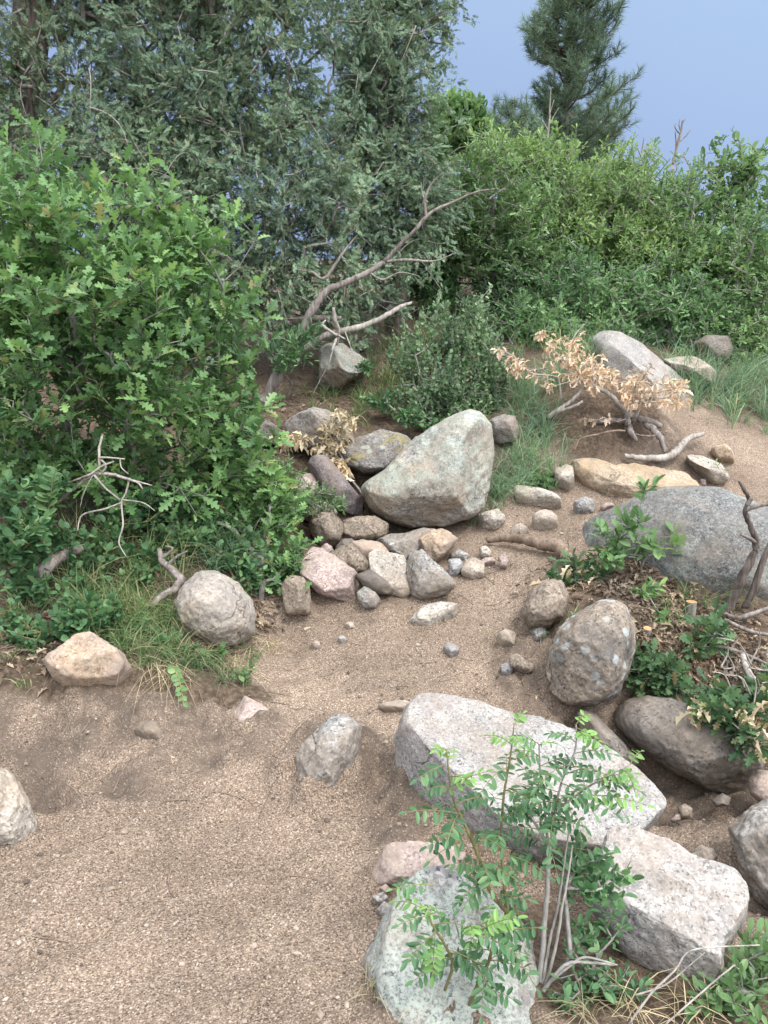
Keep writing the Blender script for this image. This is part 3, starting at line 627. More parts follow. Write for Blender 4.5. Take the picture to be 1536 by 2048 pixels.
rock('boulder', 'boulder crusted with pale green lichen at the bottom edge', 'crust', [(757,1860),(787,1795),(823,1758),(863,1743),(928,1753),(963,1788),(1012,1817),(1058,1850),(1075,1935),(1085,2048),(1085,2200),(900,2230),(770,2130),(733,1988),(726,1935),(746,1890)], .24, Y=1.66, n=6, e=2.5, facets=2, rough=.045, cuts=[((.1,-.42,.9),.62)], fix=True, collar=.4)
rock('boulder', 'pale boulder cut by the left edge of the picture', 'pale', [(-5,1533),(25,1548),(56,1600),(70,1650),(66,1678),(30,1690),(0,1695),(-70,1695),(-90,1600),(-50,1540)], .15, Y=2.32, n=6, facets=3, collar=2)
rock('rock', 'grey rock half sunk in the middle of the trail', 'grey', [(578,1540),(600,1488),(640,1448),(690,1435),(724,1455),(722,1500),(706,1550),(670,1600),(610,1605),(578,1565)], .2, Y=2.58, n=6, e=2.1, facets=3, rough=.06, up=.35, sink=.2, collar=4)
rock('rock', 'pinkish angular rock sticking out of the bank', 'pink', [(453,1468),(470,1428),(490,1398),(520,1412),(547,1438),(522,1464),(465,1490)], .08, Y=2.85, n=5, facets=7, up=.4, sink=.05, e=3, collar=3)
rock('stone', 'small brown stone bedded in the bank', 'brown', [(268,1462),(290,1446),(318,1452),(328,1470),(322,1484),(285,1476)], .05, dy=-.1, up=1.2, sink=.3, collar=1)
rock('rock', 'orange tan angular rock on top of the left bank', 'orange', [(84,1299),(146,1281),(182,1273),(208,1292),(250,1317),(264,1343),(256,1366),(182,1370),(135,1366),(110,1345)], .15, dy=.2, n=5, facets=4, cuts=[((-.1,-.5,.8),.55)], up=.5, collar=2)
rock('boulder', 'nearly spherical tan granite boulder on the left bank', 'tanround', [(344,1208),(363,1168),(401,1141),(437,1142),(475,1163),(501,1194),(511,1226),(509,1266),(474,1292),(437,1297),(394,1280),(355,1250)], .22, Y=3.48, n=6, e=2.0, facets=0, rough=.022, collar=1.8)
rock('rock', 'grey rock beneath the oaks above the mountain shrub', 'grey', [(975,602),(1002,581),(1032,584),(1044,606),(1012,622)], .3, Y=8.8)
rock('stone', 'small pale stone in the grass at the top of the slope', 'pale', [(858,636),(870,628),(880,636),(878,650),(862,650)], .12, Y=8.2)
for px, py, s, mt, lb in [(700,1252,10,'pale','pale stone standing in the trail below the pink slab'),(684,1281,9,'blue','flat bluish stone in the left part of the trail'),(632,1292,10,'pink','dull pink stone sunk at the left edge of the trail'),(902,1298,16,'blue','thin grey stone flush with the trail'),(780,1268,0,'pale',''),
                         (706,1408,0,'pale',''),(880,1455,0,'','')]:
    if s: rock('stone', lb, mt, [(px - s, py), (px - s * .3, py - s * .8), (px + s * .8, py - s * .5), (px + s, py + s * .4), (px, py + s * .8)], .03, dy=0, n=4, up=1.5, sink=.35, group='stones lying in the trail')

# washed out hollow below the smooth dark boulder, and the gully beside the trail
_h = zone([(1390,1590,.36,.16),(1300,1545,.22,.12)]); GZ = GZ - .11 * np.clip(_h / 1.5, 0, 1) ** .8
# soil piled loosely against the foot of every rock
_G = np.stack([GX.ravel(), GY.ravel()], -1); _zr = np.zeros(len(_G))
for V, size, collar in ROCKS:
    if not collar: continue
    lo, hi = V.min(0), V.max(0); m_ = min(.10, size * .45) * (.6 + .4 * collar)
    gz_ = gheight(V[:, 0], V[:, 1]); near_ = V[np.abs(V[:, 2] - gz_) < max(.012, size * .10)]
    if len(near_) < 8: continue
    near_ = near_[::max(1, len(near_) // 160), :2]
    k = np.nonzero((_G[:, 0] > lo[0] - m_) & (_G[:, 0] < hi[0] + m_) & (_G[:, 1] > lo[1] - m_) & (_G[:, 1] < hi[1] + m_))[0]
    if not len(k): continue
    d_ = np.sqrt(((_G[k][:, None] - near_[None]) ** 2).sum(-1)).min(1)
    h_ = collar * min(.035, size * .16) * (.75 + .6 * fbm(np.stack([_G[k][:, 0], _G[k][:, 1], 0 * d_], -1), 5, 3))
    _zr[k] = np.maximum(_zr[k], h_ * np.exp(-(d_ / (m_ * .45)) ** 2))
GZ = GZ + np.clip(_zr, 0, .10)
_co = np.stack([GX.ravel(), GY.ravel(), GZ], -1).astype(np.float32)
go.data.vertices.foreach_set('co', _co.ravel()); go.data.update()
# ------------------------------------------------------------------ leaf shapes (x across, y along, z up), length 1
def sym_leaf(outline, fold=0.25, droop=0.18):
    """outline: (half width, position along) from stalk to tip; two halves folded about the midrib"""
    o = np.array(outline, float); n = len(o)
    dz = -droop * o[:, 1] ** 2
    mid = np.stack([np.zeros(n), o[:, 1], dz], -1)
    rt = np.stack([o[:, 0], o[:, 1], dz + fold * o[:, 0]], -1); lf = rt * np.array([-1, 1, 1])
    v = np.concatenate([mid, rt[1:-1], lf[1:-1]])
    R = lambda i: n + i - 1; Lf = lambda i: n + n - 2 + i - 1
    q, t = [], [(0, R(1), 1), (0, 1, Lf(1)), (n - 2, R(n - 2), n - 1), (n - 2, n - 1, Lf(n - 2))]
    for i in range(1, n - 2):
        q.append((i, R(i), R(i + 1), i + 1)); q.append((i, i + 1, Lf(i + 1), Lf(i)))
    return v, np.array(q, int).reshape(-1, 4), np.array(t, int).reshape(-1, 3)
OAK = sym_leaf([(0,0),(.025,.10),(.10,.22),(.14,.29),(.05,.35),(.22,.48),(.23,.54),(.07,.57),(.25,.72),(.235,.78),(.09,.80),(.13,.93),(0,1)])
OAKFAR = sym_leaf([(0,0),(.10,.24),(.03,.36),(.21,.54),(.05,.62),(.19,.82),(0,1)])
CURL = sym_leaf([(0,0),(.14,.22),(.06,.34),(.24,.52),(.10,.62),(.20,.80),(0,1)], fold=1.1, droop=0.5)
OVAL = sym_leaf([(0,0),(.16,.2),(.23,.5),(.17,.82),(0,1)], fold=0.3, droop=0.12)
ROUND = sym_leaf([(0,0),(.27,.22),(.36,.5),(.26,.82),(0,1)], fold=0.2, droop=0.1)
NARROW = sym_leaf([(0,0),(.12,.3),(.15,.62),(0,1)], fold=0.35, droop=0.1)
def spray():
    v, q = [], []
    def strip(p, d, l, w):
        d = np.array(d, float); d /= np.linalg.norm(d); s = np.array([-d[1], d[0], 0])
        p = np.array(p, float); b = len(v)
        v.extend([p - s * w * .5, p + d * l * .55 - s * w, p + d * l, p + d * l * .55 + s * w]); q.append((b, b + 1, b + 2, b + 3))
    strip((0, 0, 0), (0, 1, 0), 1.0, .03)
    r = random.Random(3)
    for i in range(13):
        y = .06 + i * .064; s = 1 if i % 2 else -1
        strip((0, y, 0), (s * r.uniform(.35, .75), 1, r.uniform(-.5, .5)), .26 * (1.2 - y) + .10, .042)
    return np.array(v), np.array(q), np.zeros((0, 3), int)
SPRAY = spray()
def tuft():
    v, t = [], []
    r = random.Random(5)
    for i in range(30):
        a = i * 2.4; el = r.uniform(0.15, 1.25)
        d = np.array([math.cos(a) * math.sin(el), math.cos(el), math.sin(a) * math.sin(el)])
        s = np.cross(d, [0.3, .2, .9]); s /= np.linalg.norm(s)
        p = np.array([0, r.uniform(-.9, .25), 0]); b = len(v); l = r.uniform(.75, 1.05)
        v.extend([p - s * .026, p + s * .026, p + d * l - np.array([0, 0, .06])]); t.append((b, b + 1, b + 2))
    return np.array(v), np.zeros((0, 4), int), np.array(t)
TUFT = tuft()

# ------------------------------------------------------------------ branching
def grow(base, tips, mb, r_tip=.0016, pw=.45, step_=.14, jit=.16, sides=4, rmax=1.0, bias=.18, r_=None):
    """join every tip to a tree of twigs that starts from the base points; thickness follows how many tips hang on it"""
    r_ = r_ or np.random.default_rng(len(tips))
    base = np.atleast_2d(np.asarray(base, float))
    nb = len(base)
    cap = nb + len(tips) * 8 + 10
    X = np.zeros((cap, 3)); par = np.full(cap, -1); ds = np.zeros(cap); w = np.zeros(cap)
    X[:nb] = base
    for i in range(1, nb): par[i] = i - 1; ds[i] = ds[i - 1] + np.linalg.norm(base[i] - base[i - 1])
    n = nb; td = np.zeros_like(tips); order = np.argsort(np.linalg.norm(tips - base[0], axis=1))
    for k in order:
        p = tips[k]; d = np.linalg.norm(X[:n] - p, axis=1)
        j = np.argmin(d + bias * ds[:n]); L = d[j]
        m = int(min(7, max(1, round(L / step_)))); a = X[j].copy(); prev = j
        dirn = p - a; side = r_.normal(size=3) * L * jit
        for s in range(1, m + 1):
            f = s / m
            q = a + dirn * f + side * math.sin(f * math.pi) + (r_.normal(size=3) * L * .03 if s < m else 0)
            X[n] = q; par[n] = prev; ds[n] = ds[prev] + np.linalg.norm(q - X[prev]); prev = n; n += 1
        w[n - 1] += 1; td[k] = unit(X[n - 1] - X[par[n - 1]])
    for i in range(n - 1, 0, -1):
        if par[i] >= 0: w[par[i]] += w[i]
    rad = np.minimum(r_tip * np.maximum(w, 1) ** pw, rmax)
    i = np.nonzero(par[:n] >= 0)[0]
    mb.segs(X[par[i]], X[i], np.minimum(rad[par[i]], rad[i] * 1.35), rad[i], sides)
    return td
def blob_world(b):
    """(px, py, distance, radius x px, radius y px[, depth m]) -> centre, radii in metres"""
    c = at(b[0], b[1], b[2]); k = np.linalg.norm(c - CAM) / F * .95
    return c, np.array([b[3] * k, b[5] if len(b) > 5 else max(b[3], b[4]) * k * .75, b[4] * k])
def tips_in(blobs, n, r_, shell=.45, lowcut=-1.0, clump=1, sig=.08, amp=.28):
    cs = [blob_world(b) for b in blobs]
    wt = np.array([np.prod(r) ** (2 / 3) for _, r in cs]); wt /= wt.sum()
    out = []
    for (c, r), w in zip(cs, wt):
        m = max(3, int(round(n * w / clump)))
        d = unit(r_.normal(size=(m * 2, 3))); d = d[d[:, 2] > lowcut][:m]
        rad = r_.uniform(shell, 1.0, len(d)) ** .6
        rad *= 1 + amp * NS[3](d * 1.3 + c, 1.0)
        p = c + d * rad[:, None] * r
        if clump > 1: p = np.repeat(p, clump, 0) + r_.normal(size=(len(p) * clump, 3)) * sig
        out.append(p)
    return np.concatenate(out)
def sprig_leaves(mb, tmpl, tips, dirs, k, length, size, r_, upw=.45, spread=.9, flat=.75, vary=.42, sag=0.0):
    """k leaves round the end of each twig"""
    T = len(tips); idx = np.repeat(np.arange(T), k); j = np.tile(np.arange(k), T)
    d = unit(dirs + np.array([0, 0, upw]))[idx]
    a = unit(np.cross(d, np.array([.2, .3, .9]))); b = np.cross(d, a)
    ph = j * 2.4 + r_.uniform(0, 6.28, T)[idx] + r_.normal(size=len(j)) * .3
    rad = np.cos(ph)[:, None] * a + np.sin(ph)[:, None] * b
    along = (j / max(1, k - 1))[:, None]
    pos = tips[idx] - d * length * (1 - along) + r_.normal(size=(len(j), 3)) * size * .08
    ld = unit(rad * (spread * (1.15 - .7 * along)) + d * (.35 + .6 * along) + np.array([0, 0, -sag]) + r_.normal(size=(len(j), 3)) * .18)
    zh = unit(np.array([0, 0, 1.0]) * flat + r_.normal(size=(len(j), 3)) * .38 + d * .2)
    mb.scatter(tmpl, frames(ld, zh), pos, size * r_.uniform(1 - vary, 1 + vary, len(j)))

G_OAK = leaf_mat('oak_leaf_green', [(0, (0.074, 0.142, 0.062)), (0.4, (0.115, 0.218, 0.092)), (0.75, (0.170, 0.295, 0.122)), (0.96, (0.240, 0.370, 0.150)), (1, (0.340, 0.300, 0.150))], trans=.34, rough=.38, clump=1.6)
G_OAKR = leaf_mat('oak_leaf_hillside', [(0, (0.105, 0.185, 0.083)), (0.5, (0.168, 0.280, 0.120)), (0.9, (0.235, 0.360, 0.155)), (1, (0.300, 0.370, 0.190))], trans=.34, rough=.42, clump=1.1)
G_OAKY = leaf_mat('oak_leaf_hillside_pale', [(0, (0.122, 0.200, 0.082)), (0.5, (0.195, 0.300, 0.117)), (0.9, (0.265, 0.375, 0.150)), (1, (0.330, 0.390, 0.190))], trans=.34, clump=1.1)
G_OAKD = leaf_mat('oak_leaf_hillside_deep', [(0, (0.085, 0.160, 0.080)), (0.5, (0.132, 0.240, 0.116)), (0.9, (0.190, 0.315, 0.150)), (1, (0.240, 0.330, 0.170))], trans=.34, clump=1.1)
G_OAKS = leaf_mat('oak_sprout_leaf', [(0, (.042, .088, .044)), (.5, (.070, .132, .064)), (.9, (.110, .180, .082)), (1, (.25, .19, .10))], trans=.3, clump=5)
G_LITE = leaf_mat('shrub_leaf_light', [(0, (0.095, 0.175, 0.080)), (0.6, (0.145, 0.245, 0.108)), (1, (0.210, 0.310, 0.150))], trans=.38, rough=.35)
G_MAHO = leaf_mat('mountain_shrub_leaf', [(0, (0.088, 0.155, 0.080)), (0.6, (0.140, 0.225, 0.120)), (1, (0.250, 0.330, 0.210))], trans=.3, rough=.5, clump=3)
G_JUN = leaf_mat('juniper_scale_leaf', [(0, (0.092, 0.142, 0.098)), (0.5, (0.150, 0.228, 0.156)), (0.9, (0.230, 0.325, 0.230)), (0.945, (0.230, 0.280, 0.190)), (0.95, (0.320, 0.240, 0.140)), (1, (0.370, 0.280, 0.170))], trans=.18, rough=.6, clump=1.3)
G_JUN2 = leaf_mat('juniper_scale_leaf_dull', [(0, (0.078, 0.120, 0.082)), (0.6, (0.128, 0.190, 0.128)), (0.94, (0.180, 0.240, 0.170)), (0.95, (0.290, 0.210, 0.120)), (1, (0.330, 0.240, 0.150))], trans=.18, rough=.6, clump=1.3)
G_PINE = leaf_mat('pine_needle', [(0, (0.075, 0.125, 0.085)), (0.6, (0.125, 0.190, 0.128)), (1, (0.190, 0.265, 0.175))], trans=.15, rough=.5, clump=.9)
G_LOC = leaf_mat('compound_leaflet', [(0, (0.055, 0.125, 0.062)), (0.6, (0.085, 0.175, 0.086)), (1, (0.125, 0.225, 0.110))], trans=.34, rough=.4, clump=5)
G_LOCY = leaf_mat('young_leaflet', [(0, (0.130, 0.250, 0.080)), (1, (0.210, 0.360, 0.130))], trans=.42, rough=.4, clump=5)
G_SNOW = leaf_mat('low_shrub_leaf', [(0, (0.060, 0.132, 0.066)), (0.55, (0.100, 0.205, 0.100)), (1, (0.180, 0.290, 0.140))], trans=.32, rough=.42, clump=3)
G_GRASS = leaf_mat('grass_blade', [(0, (0.085, 0.155, 0.068)), (0.45, (0.135, 0.215, 0.095)), (0.7, (0.200, 0.265, 0.125)), (0.85, (0.300, 0.290, 0.160)), (1, (0.420, 0.360, 0.230))], trans=.3, rough=.45, clump=1.5)
G_GRASSB = leaf_mat('blue_grass_blade', [(0, (0.105, 0.185, 0.112)), (0.6, (0.165, 0.260, 0.165)), (0.9, (0.230, 0.320, 0.200)), (1, (0.380, 0.340, 0.220))], trans=.25, rough=.5, clump=1.5)
G_STRAW = leaf_mat('dry_straw', [(0, (0.227, 0.178, 0.114)), (1, (0.438, 0.373, 0.260))], trans=.2, rough=.6)
G_DEAD = leaf_mat('dead_leaf_tan', [(0, (0.460, 0.325, 0.245)), (0.6, (0.620, 0.460, 0.365)), (1, (0.720, 0.590, 0.490))], trans=.25, rough=.6, clump=3)
G_PALE = leaf_mat('dead_leaf_pale', [(0, (0.400, 0.300, 0.200)), (1, (0.620, 0.520, 0.390))], trans=.2, rough=.6, clump=3)
G_LITTER = leaf_mat('leaf_litter', [(0, (0.085, 0.058, 0.042)), (0.5, (0.170, 0.122, 0.092)), (0.85, (0.290, 0.220, 0.170)), (1, (0.460, 0.370, 0.280))], trans=.1, rough=.7, clump=3)
B_OAK = bark_mat('oak_bark', (.085, .075, .065), (.27, .25, .23), 40, .3)
B_JUN = bark_mat('juniper_bark', (.045, .033, .027), (.185, .150, .130), 34, .06, 1.0)
B_PINE = bark_mat('pine_bark', (.06, .045, .035), (.16, .12, .09), 20, .3)
B_DEAD = bark_mat('bleached_wood', (.15, .125, .105), (.43, .39, .345), 45, .12, .8)
B_GREY = bark_mat('weathered_grey_wood', (.085, .068, .058), (.29, .25, .225), 40, .1, 1.0)
B_TWIG = bark_mat('juniper_twig', (.075, .062, .054), (.34, .31, .28), 40, .15, .8)
B_ROOT = bark_mat('root_bark', (.10, .07, .05), (.27, .20, .15), 40, .3, .8)
B_STEM = bark_mat('thin_grey_stem', (.16, .145, .13), (.33, .31, .285), 60, .3, .3)
B_GREEN = bark_mat('green_brown_stem', (.10, .085, .04), (.20, .19, .085), 60, .3, .3)
B_CUT = bark_mat('fresh_cut_wood', (.30, .15, .065), (.50, .32, .17), 90, 1.0, .4)

def shrub(name, label, cat, blobs, ntips, tmpl, k, size, mat, base=None, stems=None, seed=0, group=None, length=.1, bark=None, rt=.0016, shell=.35, upw=.45, spread=.9, flat=.75, sag=0.0, bias=.18, rmax=.03, foliage='foliage', pw=.45, jit=.16, clump=1, sig=.08):
    r_ = np.random.default_rng(seed + 500)
    tips = tips_in(blobs, ntips, r_, shell, clump=clump, sig=sig)
    tips[:, 2] = np.maximum(tips[:, 2], gheight(tips[:, 0], tips[:, 1]) + .03)
    if base is None:
        cs = np.array([blob_world(b)[0] for b in blobs]); c = cs.mean(0); base = [(c[0], c[1])]
    base = np.atleast_2d(np.asarray(base, float))
    B3 = [np.array([b[0], b[1], float(gheight(b[0], b[1])) - .03]) for b in base]
    root = empty(name, B3[0], label, cat, group)
    lb = MB()
    near_ = np.argmin(np.stack([np.linalg.norm((tips - b)[:, :2], axis=1) for b in B3]), 0)
    for i, b in enumerate(B3):
        tt = tips[near_ == i]; sb = MB()
        if not len(tt): continue
        td = grow(np.stack([b, b + np.array([r_.normal() * .03, r_.normal() * .03, .12])]), tt, sb, rt, pw, jit=jit, r_=r_, rmax=rmax, bias=bias)
        sprig_leaves(lb, tmpl, tt, td, k, length, size, r_, upw, spread, flat, sag=sag)
        sb.build('branches', bark or B_OAK, root, smooth=True)
    lb.build(foliage, mat, root)
    return root

# ------------------------------------------------------------------ oak at the left
c0 = ground(190, 1040); c1 = ground(330, 985); c2 = ground(60, 1000)
shrub('oak_shrub', 'large gambel oak shrub with bright lobed leaves filling the left side', 'shrub',
  [(150,450,3.95,140,115),(50,560,3.8,130,130),(310,470,4.0,105,85),(190,590,3.8,190,125),(375,650,4.0,115,95),(110,740,3.75,160,100),(320,790,3.75,150,105),(430,860,3.85,85,85),(480,880,4.0,70,60),(470,800,4.0,60,60),(430,620,4.1,80,70),(540,940,4.15,50,40),(390,960,3.95,90,60),(150,960,3.8,140,60),
   (70,880,3.7,120,80),(-60,700,3.8,120,220),(110,355,4.1,75,50),(395,505,4.2,60,40),(440,720,4.2,70,70),(250,930,3.95,150,70),(220,700,4.3,220,170),(40,430,4.3,120,120),(460,960,4.1,85,55)],
  1700, OAK, 7, .080, G_OAK, base=[c0[:2], c1[:2], c2[:2]], seed=1, length=.10, rt=.0017, shell=.25, clump=11, sig=.085, flat=.5)
shrub('oak_shrub', 'low oak sprouts spilling over the left end of the stone pile', 'shrub',
  [(500,1000,4.1,75,45),(560,1080,4.0,55,45),(540,1150,3.85,35,55),(600,1100,3.95,28,30),(450,1050,3.95,80,55),(560,1010,4.2,50,40),(480,940,4.2,70,40),(590,1140,3.85,22,40),(585,1175,3.7,24,24),(400,1020,3.95,60,40)], 330, OAK, 7, .06, G_OAK, base=[ground(520,1190)[:2]], seed=2, length=.07)
shrub('feathery_shrub', 'light green feathery shrub hanging over the purple slab', 'shrub',
  [(610,985,4.5,70,30),(560,960,4.5,60,35),(660,1000,4.45,40,22),(520,930,4.6,70,40)], 190, NARROW, 12, .034, G_LITE, base=[ground(540,1075)[:2]], seed=3, length=.12, spread=1.2)
# ------------------------------------------------------------------ hillside oaks
HILL = [
 ('broad oak shrub on the hillside beside the juniper, with dark stems showing', [(960,350,8.2,55,60),(925,400,8.2,60,60),(1000,440,8.0,100,90),(930,480,8.2,70,80),(1040,500,8.0,80,70)], 620),
 ('tallest rounded oak shrub directly below the pine', [(1085,315,8.9,60,50),(1060,360,8.7,60,50),(1110,420,8.5,115,90),(1030,340,9,80,60),(1160,480,8.3,90,80)], 640),
 ('oak shrub behind the large sloping boulder', [(1120,560,7.9,110,60),(1210,590,7.8,110,60),(1180,640,7.6,90,35),(1060,590,8,70,40)], 480),
 ('oak shrub in the middle of the hillside right of the pine', [(1200,365,9.0,60,50),(1260,350,9.2,40,40),(1250,440,8.6,110,90),(1300,520,8.3,100,80)], 620),
 ('pale leaved oak shrub right of the middle of the hillside', [(1340,385,9.0,45,45),(1300,420,8.8,60,50),(1370,480,8.5,90,90),(1400,560,8.2,95,75)], 560),
 ('oak shrub above the dark shaded rock', [(1340,620,7.9,100,50),(1430,640,7.8,90,45),(1300,650,7.8,60,35)], 330),
 ('oak shrub at the right edge above the tall grass', [(1490,520,8.1,85,85),(1510,620,7.8,70,70),(1560,560,8,80,130),(1500,700,7.4,70,35)], 520),
 ('low dark oak patch under the hillside oaks beside the mountain shrub', [(1040,640,7.6,70,40),(1110,660,7.4,60,40),(1000,580,8.0,50,45)], 230),
]
for i, (lb, bl, n) in enumerate(HILL):
    shrub('oak_shrub', lb, 'shrub', bl, int(n * 2.6), OAKFAR, 9, .064, (G_OAKR, G_OAKY, G_OAKD)[(0, 1, 2, 1, 0, 2, 0, 2)[i]], clump=14, sig=.115, flat=.4, seed=20 + i, group='oak shrubs on the hillside', length=.12, rt=.0035, shell=.3, rmax=.04)
shrub('leafy_shrub', 'airy light green shrub against the sky at the right edge', 'shrub', [(1445,345,8.8,40,45),(1490,340,8.8,45,45),(1510,400,8.8,60,60),(1430,430,8.7,50,60),(1520,450,8.6,60,60)], 420, OVAL, 7, .07, G_LITE, clump=5, sig=.1, flat=.4, seed=40, length=.14, rt=.004, shell=.3)
shrub('leafy_shrub', 'distant yellow green shrub between the juniper and the pine', 'shrub', [(900,230,12,45,40),(930,260,12,55,60),(880,290,12,40,60),(945,215,12,22,18)], 420, OVAL, 8, .12, G_LITE, seed=41, length=.2, rt=.005)
shrub('leafy_shrub', 'distant pale green shrub seen through the far left junipers', 'shrub', [(10,180,12,80,90),(-40,300,12,90,90),(120,330,12,110,70),(300,300,12,120,80)], 420, OVAL, 8, .13, G_LITE, seed=42, length=.2, rt=.005)
shrub('mountain_shrub', 'upright small leaved mountain shrub above the big triangular boulder', 'shrub',
  [(870,720,5.95,85,90),(940,720,5.95,75,95),(950,640,6.1,42,55),(900,660,6.1,50,60),(860,790,5.75,75,50),(930,800,5.7,70,40),(985,740,5.9,38,70),(820,700,6.1,35,50)],
  1150, ROUND, 10, .027, G_MAHO, clump=4, sig=.05, flat=.3, base=[ground(890,850)[:2], ground(930,835)[:2]], seed=43, length=.15, upw=1.6, spread=.8, rt=.0016)
shrub('herb_patch', 'dark green leafy stems standing behind the mountain shrub', 'plant', [(840,520,8.4,45,70),(880,560,8.2,40,60),(860,470,8.8,50,40)], 300, NARROW, 9, .10, G_SNOW, seed=44, length=.25, upw=1.8, rt=.003)
# ------------------------------------------------------------------ junipers
def juniper(label, blobs, nt, trunk, mat, seed, k=17, size=.078, limbs=(), trunk_r=(.14, .09), ab=1.0):
    r_ = np.random.default_rng(900 + seed)
    tips = tips_in(blobs, nt, r_, .2, clump=7, sig=np.array([.09, .09, .15]), amp=.12)
    tips[:, 2] = np.maximum(tips[:, 2], gheight(tips[:, 0], tips[:, 1]) + .12)
    tr = np.array([at(*p) for p in trunk]); g0 = tr[0].copy(); g0[2] = gheight(g0[0], g0[1])
    root = empty('juniper_tree', g0, label, 'tree', 'junipers')
    t = np.linspace(0, len(tr) - 1, 26); P = np.stack([np.interp(t, np.arange(len(tr)), tr[:, c]) for c in range(3)], -1)
    P[:, :2] += .03 * np.sin(t[:, None] * 2.1 + np.array([0, 1.3]))
    P[0, 2] = g0[2] - .1
    tb = MB(); tb.tube(P, np.linspace(trunk_r[0], trunk_r[1], 26) * (1 + .25 * np.exp(-np.linspace(0, 9, 26))), 14, seed=seed, rough=.14)
    tb.build('trunk', B_JUN, root, smooth=True)
    bb, fb = MB(), MB()
    base = P[2:]
    td = grow(base, tips, bb, .0036, .40, step_=.22, jit=.22, r_=r_, rmax=.05, bias=.10)
    db = bb; front = tips[np.argsort(tips[:, 1] + r_.normal(size=len(tips)) * .25)[:int(len(tips) * .45)]]
    for q in front[r_.choice(len(front), max(10, len(front) // 14), replace=False)]:
        a_ = q + r_.normal(size=3) * .05 + np.array([0, -.05, 0]); d_ = unit(np.array([r_.normal() * .8, -.3, r_.normal() * .5 - .1])); l_ = r_.uniform(.18, .5); t_ = np.linspace(0, 1, 7)[:, None]
        s_ = r_.normal(size=3) * .25
        db.tube(a_ + d_ * l_ * t_ + s_ * l_ * np.sin(t_ * 2.6) * .6 + np.array([0, 0, -.25]) * l_ * t_ ** 2, np.linspace(r_.uniform(.004, .009), .0015, 7), 5, cap=False)
    bb.build('branches', B_TWIG, root, smooth=True)
    # hanging sprays round every twig end
    T = len(tips); idx = np.repeat(np.arange(T), k)
    plume = unit(td * .5 + np.array([0, 0, -.45]) + r_.normal(size=(T, 3)) * np.array([.5, .5, .45]))
    off = plume[idx] * r_.uniform(-.06, .17, len(idx))[:, None] + r_.normal(size=(len(idx), 3)) * .022
    pos = tips[idx] + off
    d = unit(plume[idx] + r_.normal(size=(len(idx), 3)) * .42)
    fb.scatter(SPRAY, frames(d, r_.normal(size=(len(idx), 3)) + np.array([0, -.6, .5])), pos, size * r_.uniform(.6, 1.35, len(idx)))
    fb.build('crown', mat, root)
    return root
juniper('thick trunked juniper at the far left behind the oak shrub',
  [(40,40,6.4,110,120),(120,170,6.3,95,110),(-20,260,6.3,110,110),(190,60,6.6,100,110),(170,330,6.2,110,90),(20,400,6.0,130,80),(60,-120,6.6,200,120),(-120,120,6.5,140,250)],
  900, [(62,640,6.5),(66,420,6.5),(64,250,6.5),(60,60,6.55),(56,-200,6.6)], G_JUN2, 1, trunk_r=(.15, .12))
juniper('large drooping blue green juniper filling the upper left behind the oak',
  [(320,90,6.5,120,120),(250,250,6.3,110,110),(390,230,6.6,130,120),(330,390,6.3,110,80),(540,110,6.7,120,130),(470,330,6.4,120,90),(590,270,6.6,110,110),(620,400,6.5,110,90),(480,480,6.4,130,75),
   (600,510,6.5,100,70),(430,580,6.4,120,65),(540,610,6.5,90,60),(680,540,6.7,70,70),(400,-90,6.8,230,120),(620,-70,6.8,160,110),(330,500,6.5,90,90),(650,630,6.8,70,40),(250,520,6.8,120,160)],
  2500, [(440,760,7.0),(430,600,7.0),(425,420,6.95),(415,240,6.9),(410,40,6.9),(405,-220,7.0)], G_JUN, 2, trunk_r=(.15, .10))
juniper('slender juniper column with the right crown edge against the sky',
  [(800,30,7.5,75,90),(830,-80,7.6,80,90),(775,160,7.4,75,80),(810,230,7.4,55,70),(790,310,7.3,85,70),(840,360,7.3,60,60),(820,430,7.2,80,70),(720,330,7.4,70,90),(780,520,7.2,70,60),(710,450,7.2,80,80),(730,80,7.7,50,110),(720,200,7.7,45,90),(860,420,7.3,35,50),(700,600,7.2,60,40)],
  1350, [(790,690,7.8),(786,520,7.8),(780,350,7.8),(775,150,7.8),(772,-150,7.9)], G_JUN, 3, trunk_r=(.10, .06))

def stick(pts, rads, mb, sides=8, sub=6, wob=.10, seed=0, rough=.16):
    """pts: (px, py, distance) joints of a piece of wood"""
    P = np.array([at(*p) for p in pts]); n = len(P); t = np.linspace(0, n - 1, (n - 1) * sub + 1)
    i = np.clip(t.astype(int), 0, n - 2); f = (t - i)[:, None]
    p0, p1, p2, p3 = P[np.maximum(i - 1, 0)], P[i], P[i + 1], P[np.minimum(i + 2, n - 1)]
    Q = .5 * (2 * p1 + (p2 - p0) * f + (2 * p0 - 5 * p1 + 4 * p2 - p3) * f ** 2 + (3 * p1 - p0 - 3 * p2 + p3) * f ** 3)
    r_ = np.random.default_rng(seed)
    rq = np.interp(t, np.arange(n), rads)[1:-1, None]; Q[1:-1] += r_.normal(size=Q[1:-1].shape) * rq * wob
    mb.tube(Q, np.interp(t, np.arange(n), rads), sides, seed=seed, rough=rough)
    return Q
def on(px, py, lift=0.0):
    g_ = ground(px, py); return (px, py, g_[1] - lift)
